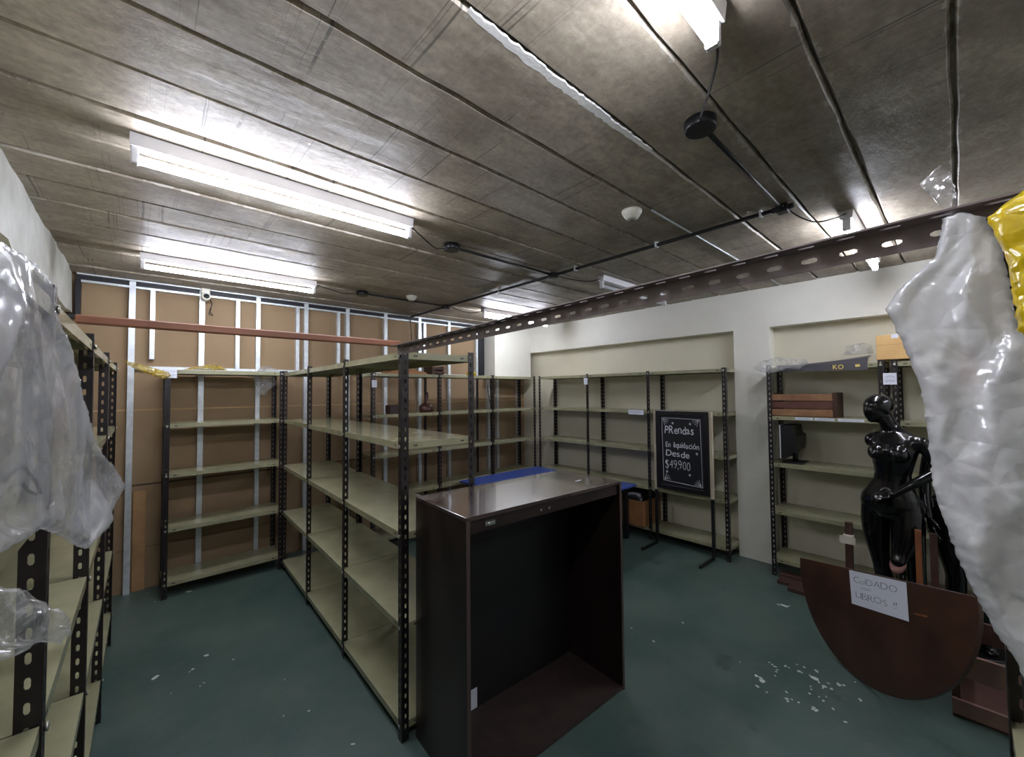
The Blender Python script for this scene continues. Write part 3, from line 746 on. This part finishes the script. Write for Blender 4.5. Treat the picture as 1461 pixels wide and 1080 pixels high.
# ------------------------------------------------------------------ sheets of plastic
def film(name, label, cat, origin, sdir, outline, m, thick=.03, h=.014, sc=9, amp=.012, seed=1, group=None, fold=0, parent=None, flat=False, fac=()):
    """hollow crumpled bag: outline in (s, z) around origin, s along sdir (horizontal)"""
    o = V(origin); sd = V(sdir).normalized(); nrm = sd.cross(V((0, 0, 1)))
    poly = []
    for i, p in enumerate(outline):     # resample the edge, slightly ragged
        q = outline[(i+1) % len(outline)]; L = (V(q)-V(p)).length; k = max(1, int(L/h))
        for a in range(k): poly.append(V(p).lerp(V(q), a/k)+V((noise.noise(V((p[0]*30+a, p[1]*30, seed))), noise.noise(V((p[0]*30, p[1]*30+a, seed+3)))))*.003)
    xs = [p[0] for p in poly]; zs = [p[1] for p in poly]
    def inside(x, z):
        c = False
        for i in range(len(poly)):
            a, b = poly[i], poly[i-1]
            if (a[1] > z) != (b[1] > z) and x < (b[0]-a[0])*(z-a[1])/(b[1]-a[1])+a[0]: c = not c
        return c
    pts = list(poly); rnd = random.Random(seed); nb = len(poly)
    z = min(zs); r_ = 0
    while z < max(zs):
        x = min(xs)+(h/2 if r_ % 2 else 0)
        while x < max(xs):
            p = V((x+rnd.uniform(-.25, .25)*h, z+rnd.uniform(-.25, .25)*h))
            if inside(*p) and min((p-e).length for e in poly) > h*.55: pts.append(p)
            x += h
        z += h*.87; r_ += 1
    vo, eo, fo, *_ = geometry.delaunay_2d_cdt(pts, [], [list(range(nb))], 1, 1e-6)
    bm = bmesh.new()
    edge = [min((p-e).length for e in poly) for p in vo]
    sides = []
    for sgn in (1, -1):
        vv = []
        lay = [(facets(vo, seed+k*13+(50 if sgn > 0 else 0), sp_, an_, ln_), a_) for k, (sp_, an_, a_, ln_) in enumerate(fac)]
        for ix, (p, e) in enumerate(zip(vo, edge)):
            pr = min(1, e/(thick*1.6+.001)); pr = sqrt(max(0, 1-(1-pr)**2))
            c = crumple((p[0], p[1], sgn*.4), sc, amp, seed)
            fo_ = fold*sin((p[0]*1.0+.25*noise.noise(V((p[0]*4, p[1]*2, seed))))*38)*.5
            c += sum(L_[ix]*a_ for L_, a_ in lay)
            d = sgn*(.002+thick*pr)+(c+fo_)*min(1, e/.02)
            vv.append(bm.verts.new(o+sd*p[0]+V((0, 0, p[1]))+nrm*d))
        sides.append(vv)
    for f in fo:
        a = bm.faces.new([sides[0][i] for i in f]); b = bm.faces.new([sides[1][i] for i in reversed(f)])
        a.smooth = b.smooth = not flat
    rim = [e for e in bm.edges if len(e.link_faces) == 1]
    # stitch both sides along the rim
    key = {}
    for i, v in enumerate(sides[0]): key[v] = sides[1][i]
    for e in rim:
        a, b = e.verts
        if a in key and b in key: bm.faces.new((a, b, key[b], key[a]))
    bmesh.ops.recalc_face_normals(bm, faces=bm.faces)
    me = bpy.data.meshes.new(name); bm.to_mesh(me); bm.free()
    ob = obj(name, me, m, parent)
    if label and not parent: tag(ob, label, cat, group)
    return ob

# bags hung at the right foreground: outlines in (distance along -y, height)
big = film('plastic_bag', 'large milky plastic garment bag hanging at the right foreground', 'plastic bag', (.886, 0, 0), (0, -1, 0),
     [(-0.0078, 1.9545), (0.0135, 1.958), (0.0331, 1.9432), (0.0447, 1.9045), (0.0523, 1.8482), (0.0593, 1.779), (0.0849, 1.7666), (0.1134, 1.6572), (0.1017, 1.2979), (0.0505, 1.2923), (0.0432, 1.3258), (0.0247, 1.36), (0.0067, 1.4067), (-0.0082, 1.4519), (-0.0212, 1.5101), (-0.0307, 1.5553), (-0.0338, 1.6504), (-0.0397, 1.7062), (-0.0509, 1.7482), (-0.064, 1.7939), (-0.0745, 1.827), (-0.0605, 1.8552), (-0.0361, 1.8801), (-0.0168, 1.8971)], m_film2, .026, .0052, 30, .0006, 3, fac=((.055, 4.5, .05, -.2), (.024, 2.6, .022, .25), (.012, 1.6, .004, 0)))
film('inner_cloth', None, None, (.886, 0, 0), (0, -1, 0), [(0.0123, 1.7642), (0.0192, 1.7484), (0.0225, 1.7049), (0.0156, 1.697), (0.0036, 1.7012), (-0.0002, 1.7137), (0.0061, 1.7391)], m_pinkcl, .004, .006, 12, .001, 8, parent=big)['label'] = 'pinkish cloth inside the bag'
film('bag_tail', None, None, (.886, 0, 0), (0, -1, 0),
     [(-0.0062, 1.9583), (-0.0121, 1.9796), (-0.0305, 2.016), (-0.0075, 2.0361), (0.0021, 2.0192), (0.0115, 1.9608), (0.0044, 1.9569)], m_clear, .008, .005, 20, .004, 5, parent=big, flat=True)['label'] = 'clear twisted tail above the bag'
film('yellow_bag', 'bright yellow plastic bag at the right edge beside the milky garment bag', 'plastic bag', (.815, 0, 0), (0, -1, 0),
     [(0.0322, 1.9213), (0.0513, 1.9378), (0.0633, 1.9469), (0.1038, 1.9399), (0.1064, 1.7256), (0.0602, 1.7632), (0.0529, 1.7729), (0.0509, 1.8178), (0.0447, 1.8734)], m_yellow, .02, .0055, 30, .0006, 6, fac=((.045, 1.8, .026, .3), (.018, 1.3, .012, 0)))
# left foreground
P0, P1 = V((-.085, .75, 0)), V((-.015, 1.30, 0)); LD = (P1-P0).normalized(); LN = LD.cross(V((0, 0, 1)))
film('plastic_bag', 'large clear milky plastic sheet bag hanging from the left foreground shelving', 'plastic bag', P0, LD,
     [(-0.2166, 1.8383), (-0.144, 1.846), (-0.0782, 1.8465), (-0.0416, 1.8385), (-0.0075, 1.8069), (0.0474, 1.7697), (0.1146, 1.7047), (0.1791, 1.6383), (0.2331, 1.6045), (0.3152, 1.573), (0.4241, 1.5102), (0.3342, 1.4915), (0.2462, 1.4637), (0.1795, 1.4595), (0.0935, 1.4986), (-0.0145, 1.5447), (-0.0744, 1.5488), (-0.1231, 1.5493), (-0.1987, 1.5664)],
     m_film, .008, .0058, 30, .0005, 11, fac=((.085, 3.0, .036, .35), (.035, 3.0, .02, .25), (.014, 2, .003, 0.2)))
film('plastic_wrap', 'crumpled clear plastic end poking out of the left shelving, lower left', 'plastic wrap', P0, LD,
     [(-0.1976, 1.5491), (-0.1205, 1.5123), (-0.0913, 1.4967), (-0.0692, 1.4776), (-0.0021, 1.4413), (0.0235, 1.4148), (0.0691, 1.3683), (-0.0041, 1.4093), (-0.0544, 1.4261), (-0.0998, 1.4364), (-0.1926, 1.4736)], m_clear, .03, .006, 16, .016, 13, flat=True)
mb = MB()
q = [(-0.1115, 0.6124, 1.613), (-0.1062, 0.6543, 1.6133), (-0.1032, 0.678, 1.618), (-0.0996, 0.7059, 1.622), (-0.0968, 0.7281, 1.6099), (-0.094, 0.7501, 1.5946), (-0.0928, 0.76, 1.5801), (-0.0971, 0.7255, 1.591), (-0.0995, 0.7072, 1.6039)]
mb.tube(cord(q), .0018, 6)
tag(mb.build('black_cable', m_wire), 'thin black wire loop caught behind the left plastic sheet', 'wire')

# small wraps on the shelf tops
def sheet(name, label, cat, loc, rz, pts, m, seed, thick=.014, h=.014, amp=.014, sc=16, group=None):
    return film(name, label, cat, loc, (cos(rz), sin(rz), 0), pts, m, thick, h, sc, amp, seed, group, flat=True)
GW = 'scraps of plastic wrap left on the shelving tops'
sheet('plastic_wrap', 'yellowish plastic ribbon stretched between the left run and the single-bay shelving', 'plastic wrap', (-.10, 4.44, 0), 0,
      [(-.02, 1.975), (.06, 1.955), (.15, 1.925), (.25, 1.89), (.27, 1.86), (.22, 1.83), (.14, 1.865), (.06, 1.90), (.0, 1.945)], m_ywrap, 21, group=GW)
sheet('plastic_wrap', 'flat yellowish plastic heap on the single-bay shelving top beside its tag', 'plastic wrap', (.25, 4.58, 1.922), 0, [(0, 0), (.08, .028), (.2, .052), (.27, .04), (.33, .0)], m_ywrap, 22, .05, group=GW)
sheet('plastic_wrap', 'clear crumpled wrap hanging under the right end of the single-bay shelving top', 'plastic wrap', (.78, 4.66, 0), 0,
      [(0, 1.875), (.2, 1.875), (.22, 1.80), (.15, 1.74), (.12, 1.69), (.06, 1.70), (.05, 1.77)], m_clear, 23, group=GW)
sheet('plastic_wrap', 'clear crumpled wrap lying on the right end of the single-bay shelving top', 'plastic wrap', (.82, 4.62, 1.922), 0, [(0, 0), (.03, .045), (.1, .06), (.17, .03), (.19, 0)], m_clear, 24, .05, group=GW)
sheet('plastic_wrap', 'bright yellow wrap on the corner shelving top under the slotted bar', 'plastic wrap', (3.12, 4.32, 1.922), 0, [(0, 0), (.03, .06), (.1, .085), (.15, .03), (.16, 0)], m_yellow, 25, .04, group=GW)
sheet('plastic_wrap', 'bubble wrap sheet hanging over the left end of the shelving above the crate', 'plastic wrap', (4.248, 1.30, 0), -pi/2,
      [(0, 1.90), (.08, 1.965), (.2, 1.99), (.42, 1.96), (.44, 1.92), (.36, 1.875), (.28, 1.89), (.2, 1.855), (.1, 1.85)], m_clear, 26, .012, group=GW)
sheet('plastic_wrap', 'crumpled bubble wrap heap left of the tan carton', 'plastic wrap', (4.46, .66, 2.0), -pi/2, [(0, -.01), (.03, .07), (.14, .085), (.19, .06), (.2, -.01)], m_clear, 27, .05, group=GW)

# ------------------------------------------------------------------ far shelving bits
t = thing('cardboard_flats', 'pile of brown cardboard flats on the shelving top behind the middle run', 'cardboard', (2.02, 4.27, 1.9155))
for i, (w, d, z) in enumerate(((.5, .24, 0), (.46, .22, .014), (.40, .2, .028), (.3, .18, .044))):
    MB().box(.02*i, .02*i+w, .01*i, .01*i+d, z, z+.013).build('flat_sheet', m_carton, t)
t = thing('small_crate', 'small brown slatted crate on the shelving top beside the cardboard flats', 'crate', (2.56, 4.24, 1.9155))
for z in (.01, .06):
    MB().box(0, .17, 0, .008, z, z+.035).build('slat', m_cratek, t); MB().box(0, .17, .192, .2, z, z+.035).build('slat', m_cratek, t)
for x in (0, .152):
    MB().box(x, x+.018, .0085, .1915, 0, .105).build('end_board', m_cratek, t)
MB().box(2.05, 2.19, 4.30, 4.42, 1.4655, 1.56, .004).build('small_box', mat('dark_maroon_box', (52, 32, 30), .5))
tag(bpy.data.objects['small_box'], 'small dark maroon box on the second shelf behind the middle run', 'box')
t = thing('brown_jug', 'brown bottle-shaped jug on the second shelf behind the middle run', 'jug', (2.55, 4.36, 1.4655))
m_jug = mat('brown_glaze', (70, 40, 30), .35)
MB().lathe([(.085, 0), (.09, .02), (.088, .07), (.06, .095), (.028, .11), (.024, .2), (.03, .215)], n=20).build('body', m_jug, t)
MB().lathe([(.02, .215), (.022, .235), (.018, .24)], n=14).build('stopper', m_plastk, t)
mb = MB(); mb.tube(cord([(3.86, 4.80, 1.8), (3.88, 4.79, 1.6), (3.94, 4.78, 1.4), (3.97, 4.78, 1.2), (3.97, 4.78, .9)]), .006, 6)
tag(mb.build('black_cable', m_wire), 'black cable hanging down the cardboard wall in the far corner', 'cable')
MB().box(-.055, .03, 4.848, 4.866, 0, .86, .002).build('wood_strip', m_palewood)
tag(bpy.data.objects['wood_strip'], 'pale wooden strip standing on the floor against the cardboard wall beside the first stud', 'board')

# ------------------------------------------------------------------ half-round table top, paper sign, posts, slatted box, planks
YAW, TILT, RAD, CO, ROLL = -.76887, .1897, .5848, .0207, .2455
e1 = V((sin(YAW), -cos(YAW), 0)); nn = V((cos(YAW), sin(YAW), 0)); e2 = V((nn.x*sin(TILT), nn.y*sin(TILT), cos(TILT))); e3 = e1.cross(e2)  # e3 points at the viewer
if e3.dot(V((1, 0, 0))) > 0: e3 = -e3
Bp = V((3.1468, .4636, 0)); cen = Bp+e2*RAD
a0 = math.asin(CO/RAD)
t = thing('half_round_table_top', 'dark red-brown half-round table top standing on its curved edge before the mannequins', 'table top', tuple(Bp))
arc = [cen+RAD*(cos(a)*e1+sin(a)*e2)-Bp for a in [pi-a0+ROLL+(pi+2*a0)*k/64 for k in range(65)]]
mb = MB(); mb.prism([p-e3*.0125+V((0, 0, .004)) for p in arc], e3*.025)
o = mb.build('top_board', m_table, t); md = o.modifiers.new('b', 'BEVEL'); md.width = .003; md.segments = 2
# scratch on the board
sc_ = [V((3.0066, 0.1939, 0.523)), V((2.9925, 0.1803, 0.5192)), V((2.9565, 0.1377, 0.5389)), V((2.963, 0.1427, 0.545))]
mb = MB(); mb.prism([p-Bp for p in sc_], e3*.0004); mb.build('scratch', m_orangewood, t)
# the paper notice taped to it
cor = [V((3.3071, 0.4963, 0.5596)), V((3.0643, 0.2201, 0.6515)), V((3.007, 0.2113, 0.4689)), V((3.2424, 0.4789, 0.3806))]
t = thing('paper_sign', 'white handwritten paper notice taped to the half-round table top', 'sign', tuple(cor[3]))
mb = MB(); mb.prism([c-cor[3] for c in cor], e3*.0006); mb.build('sheet', m_paper, t)
ux = (cor[1]-cor[0]).normalized(); uz = e3.cross(ux).normalized()
if uz.z < 0: uz = -uz
sw_, sh_ = (cor[1]-cor[0]).length, (cor[0]-cor[3]).length
rnd = random.Random(2)
def sign_line(txt, size, w, u, v):
    me, ww = letters(txt, size, rnd, slim=-.022, rot=.05, ext=.0002)
    base = cor[3].lerp(cor[2], u)+(cor[0]-cor[3])*v-cor[3]
    for vert in me.vertices:
        c = vert.co.copy(); vert.co = base+ux*(c.x*w/ww)+uz*c.z+e3*(.0008-c.y)
    obj('lettering', me, m_ink, t)
sign_line('CuiDADO', sh_*.26, sw_*.78, .08, .66)
sign_line('con', sh_*.17, sw_*.18, .22, .50)
sign_line('LIBROS !!', sh_*.26, sw_*.72, .10, .22)
# two posts behind the top
def wpost(label, x, y, w, h, m, lean):
    t = thing('wooden_post', label, 'post', (x, y, 0), 0, 'wooden posts behind the half-round table top')
    mb = MB(); mb.prism([(-w/2, -w/2, 0), (w/2, -w/2, 0), (w/2, w/2, 0), (-w/2, w/2, 0)], (lean, 0, h)); mb.build('shaft', m, t); return t
a = wpost('dark wooden post with a strip of masking tape, left of the mannequin legs', 3.80, .57, .042, .72, m_postwood, .05)
mb = MB(); mb.box(-.0, .048, -.028, .028, .60, .635); mb.box(-.004, -.001, -.04, .05, .575, .63); mb.build('tape', m_tape, a)
wpost('orange wooden post right of the black mannequin legs', 3.72, .205, .03, .77, m_orangewood, .05)
wpost('thin dark wooden post behind the orange post', 3.70, .135, .035, .77, m_postwood, .05)
t = thing('slatted_box', 'low brown slatted wooden box on the floor right of the half-round table top', 'box', (3.135, -.55, 0))
for z0, z1, m in ((.015, .095, m_pinkboard), (.215, .335, m_pinkboard)):
    MB().box(0, .016, 0, .62, z0, z1, .003).build('slat', m, t)
    MB().box(.484, .5, 0, .62, z0, z1, .003).build('slat', m_brownboard, t)
for y in (.0, .59):
    MB().box(.0165, .4835, y, y+.03, 0, .345).build('end_board', m_brownboard, t)
MB().box(.0165, .4835, .03, .59, 0, .012).build('base_board', m_brownboard, t)
t = thing('floor_planks', 'short red-brown planks lying on the floor under the crate shelving', 'planks', (4.02, .62, 0))
for i, (x, y, w, l, a) in enumerate(((.12, .0, .12, .5, .0), (.02, -.02, .09, .42, .03), (.26, .02, .1, .5, -.01))):
    MB().box(x, x+w, y, y+l, 0, .03+.004*i, .003).build('plank', m_brownboard, t)

# ------------------------------------------------------------------ mannequins
def loft(bm, rings, n=28):
    """rings: (centre, ax, by, tilt) closed at both ends"""
    prev = None
    for c, rx, ry, ex in rings:
        ring = []
        for k in range(n):
            a = 2*pi*k/n; ca, sa = cos(a), sin(a)
            ring.append(bm.verts.new((c[0]+rx*abs(ca)**ex*(1 if ca > 0 else -1), c[1]+ry*abs(sa)**ex*(1 if sa > 0 else -1), c[2])))
        if prev:
            for k in range(n): bm.faces.new((prev[k], prev[(k+1)%n], ring[(k+1)%n], ring[k]))
        else: bm.faces.new(ring[::-1])
        prev = ring
    bm.faces.new(prev)
def ball(bm, c, r, M=None):
    q = bmesh.ops.create_icosphere(bm, subdivisions=3, radius=1)
    for v in q['verts']:
        p = V((v.co.x*r[0], v.co.y*r[1], v.co.z*r[2]))
        if M: p = M @ p
        v.co = p+V(c)
def limb(mb, pts, rad, n=16, sub=5, sq=None):
    P = [V(p) for p in pts]; Q = [P[0]]+P+[P[-1]]; rr = [rad[0]]+list(rad)+[rad[-1]]; op = []; orr = []
    for i in range(1, len(Q)-2):
        for k in range(sub):
            t = k/sub; a, b, c, d = Q[i-1:i+3]; ra, rb, rc, rd = rr[i-1:i+3]
            op.append(.5*((2*b)+(c-a)*t+(2*a-5*b+4*c-d)*t*t+(3*b-a-3*c+d)*t**3))
            orr.append(.5*((2*rb)+(rc-ra)*t+(2*ra-5*rb+4*rc-rd)*t*t+(3*rb-ra-3*rc+rd)*t**3))
    op.append(P[-1]); orr.append(rad[-1])
    mb.tube(op, orr, n, sq=sq)
    ball(mb.bm, op[0], (orr[0]*.98,)*3); ball(mb.bm, op[-1], (orr[-1]*.98,)*3)
def hand(mb, wrist, d, palm_n, side):
    """five separate bent fingers from a palm; d points along the hand, palm_n out of the palm"""
    d = V(d).normalized(); nrm = (V(palm_n)-d*V(palm_n).dot(d)).normalized(); s = d.cross(nrm)*side
    w = V(wrist)
    M = Matrix((s, d, nrm)).transposed()
    ball(mb.bm, w+d*.045, (.034, .05, .015), M)
    for k, (off, ln) in enumerate(((-.026, .066), (-.009, .076), (.009, .072), (.026, .056))):
        b = w+d*(.082-.004*abs(k-1.3))+s*off
        p1 = b+d*ln*.45+nrm*.004+s*off*.12; p2 = p1+d*ln*.3+nrm*.012; p3 = p2+d*ln*.22+nrm*.016
        mb.tube([w+d*.05+s*off*.8, b, p1, p2, p3], [.0095, .0092, .0082, .0074, .006], 10); ball(mb.bm, p3, (.006,)*3)
    b = w+d*.022-s*.028
    mb.tube([w+d*.015-s*.012, b, b+d*.03-s*.018+nrm*.008, b+d*.055-s*.02+nrm*.016], [.013, .0115, .0095, .0075], 10); ball(mb.bm, b+d*.055-s*.02+nrm*.016, (.0075,)*3)
def foot(mb, ank, yaw=0):
    a = V(ank)
    M = Matrix.Rotation(yaw, 3, 'Z')
    ball(mb.bm, a+M@V((0, -.06, -.055)), (.034, .095, .032), M)
    ball(mb.bm, a+M@V((0, .015, -.05)), (.03, .04, .04), M)
    for k in range(5):
        ball(mb.bm, a+M@V((-.026+.013*k, -.15+.008*abs(k-1)*1.2, -.07)), (.0085, .017, .011), M)
def mannequin(label, loc, rz, cut, head_turn):
    t = thing('mannequin', label, 'mannequin', loc, rz, 'glossy black mannequins')
    mb = MB(); bm = mb.bm
    loft(bm, [((-.012, .0, .80), .11, .085, 1), ((-.014, .004, .84), .158, .105, .95), ((-.016, .006, .89), .172, .114, .95), ((-.014, .004, .94), .162, .11, .95), ((-.004, 0, 1.0), .130, .096, 1),
              ((.008, -.004, 1.06), .104, .082, 1), ((.012, -.006, 1.10), .100, .078, 1), ((.016, -.006, 1.15), .108, .082, 1), ((.018, -.004, 1.21), .122, .09, 1), ((.02, 0, 1.27), .134, .094, .95),
              ((.02, .004, 1.32), .142, .084, .9), ((.02, .008, 1.355), .135, .066, .9), ((.017, .01, 1.385), .095, .052, .95), ((.012, .008, 1.405), .058, .046, 1), ((.004, .002, 1.43), .052, .05, 1), ((-.012, -.004, 1.47), .049, .05, 1), ((-.032, -.008, 1.53), .048, .05, 1)])
    for s in (-1, 1):
        ball(bm, (.018+s*.06, -.062, 1.25), (.057, .056, .06)); ball(bm, (.018+s*.063, -.114, 1.244), (.012, .012, .012))
        ball(bm, (.02+s*.122, .006, 1.325), (.05, .05, .056))
        mb.tube([(.012+s*.02, .01, 1.42), (.02+s*.06, .008, 1.375), (.02+s*.12, .006, 1.34)], [.035, .034, .035], 12)
        ball(bm, (s*.072, .075, .87), (.082, .07, .085))
    H = Matrix.Rotation(head_turn, 3, 'Z') @ Matrix.Rotation(R(8), 3, 'X')
    hc = V((-.052, -.024, 1.56))
    ball(bm, hc+H@V((0, .012, .014)), (.076, .094, .086), H)
    ball(bm, hc+H@V((0, -.02, -.02)), (.062, .07, .084), H)
    ball(bm, hc+H@V((0, -.05, -.072)), (.028, .03, .026), H)
    ball(bm, hc+H@V((0, -.08, -.02)), (.012, .012, .03), H)
    for s in (-1, 1):
        ball(bm, hc+H@V((s*.068, .012, -.012)), (.008, .018, .028), H)
    # leg on the viewer's left, straight
    limb(mb, [(-.095, .004, .86), (-.098, -.004, .70), (-.072, -.012, .47), (-.066, .012, .33), (-.06, .02, .10)], [.088, .083, .053, .051, .03]); foot(mb, (-.06, .02, .10), R(12))
    if cut:
        limb(mb, [(.078, .004, .86), (.08, -.02, .70), (.072, -.065, .58), (.07, -.09, .53)], [.083, .077, .05, .044])
        # supporting shin behind the cut knee
        limb(mb, [(.10, .03, .80), (.105, .03, .5), (.10, .04, .3), (.10, .03, .10)], [.06, .05, .048, .03]); foot(mb, (.10, .03, .10), R(-12))
    else:
        limb(mb, [(.078, .004, .86), (.08, -.01, .70), (.072, -.03, .47), (.072, .01, .33), (.07, .02, .10)], [.083, .079, .053, .051, .03]); foot(mb, (.07, .02, .10), R(-12))
    # arm on the viewer's right, hand resting at the hip
    limb(mb, [(.165, .006, 1.335), (.2, .03, 1.26), (.238, .04, 1.155)], [.043, .037, .032])
    limb(mb, [(.238, .04, 1.155), (.165, -.06, 1.075), (.075, -.132, .985)], [.032, .03, .02], sq=(1, .95))
    hand(mb, (.075, -.128, .985), (-.085, -.012, -.035), (.0, .6, -.5), 1)
    if not cut:
        limb(mb, [(-.13, .006, 1.335), (-.165, .03, 1.22), (-.19, .03, 1.08)], [.043, .037, .032])
        limb(mb, [(-.19, .03, 1.08), (-.205, -.01, .95), (-.205, -.06, .83)], [.032, .03, .02])
        hand(mb, (-.205, -.06, .83), (0, -.03, -.09), (.8, .2, 0), -1)
    o = mb.build('body', m_mann, t)
    md = o.modifiers.new('r', 'REMESH'); md.mode = 'VOXEL'; md.voxel_size = .0052; md.use_smooth_shade = True
    md = o.modifiers.new('s', 'SMOOTH'); md.factor = .5; md.iterations = 8
    if cut:
        mb = MB(); M = Matrix.Translation((.07, -.10, .515)) @ Matrix.Rotation(R(62), 4, 'X')
        mb.lathe([(.034, -.012), (.044, -.004), (.044, .006), (.03, .014)], n=24)
        for v in mb.bm.verts: v.co = M @ V((v.co.x, v.co.y*1.45, v.co.z))
        c = mb.build('leg_cap', m_cut, t); c['label'] = 'dull pinkish cut end of the bent leg'
    mb = MB(); mb.lathe([(.17, 0), (.17, .008), (.16, .012)], n=32); mb.build('base_plate', m_plastk, t)
    return t
mannequin('glossy black mannequin with one arm, hand at its hip, behind the half-round table top', (3.90, .335, 0), -pi/2-R(22), True, R(-24))
mannequin('second black mannequin mostly hidden behind the large milky garment bag', (4.06, -.015, 0), -pi/2+R(20), False, R(10))

# ------------------------------------------------------------------ camera, world, colour
CAM = V((0, 0, 1.70)); FOC = 578.0       # focal length in pixels of the 1461 px wide frame
ROT = Matrix(((0.7401581506661734, -0.015400180676150777, -0.6722564588291972), (-0.6723718769302363, -0.030410400094387127, -0.739588579332733), (-0.009053790131290013, 0.9994188521341996, -0.032863153881168256)))
cam = bpy.data.cameras.new('camera'); co = bpy.data.objects.new('camera', cam); COL.objects.link(co)
cam.sensor_fit = 'HORIZONTAL'; cam.sensor_width = 36; cam.lens = FOC*36/1461; cam.clip_start = .02
co.matrix_world = Matrix.Translation(CAM) @ ROT.to_4x4()
S.camera = co
w = bpy.data.worlds.new('world'); S.world = w; w.use_nodes = True
w.node_tree.nodes['Background'].inputs[0].default_value = (.02, .02, .02, 1)
S.view_settings.view_transform = 'Standard'; S.view_settings.look = 'None'; S.view_settings.gamma = 1
S.view_settings.use_curve_mapping = False; S.view_settings.exposure = 1.72
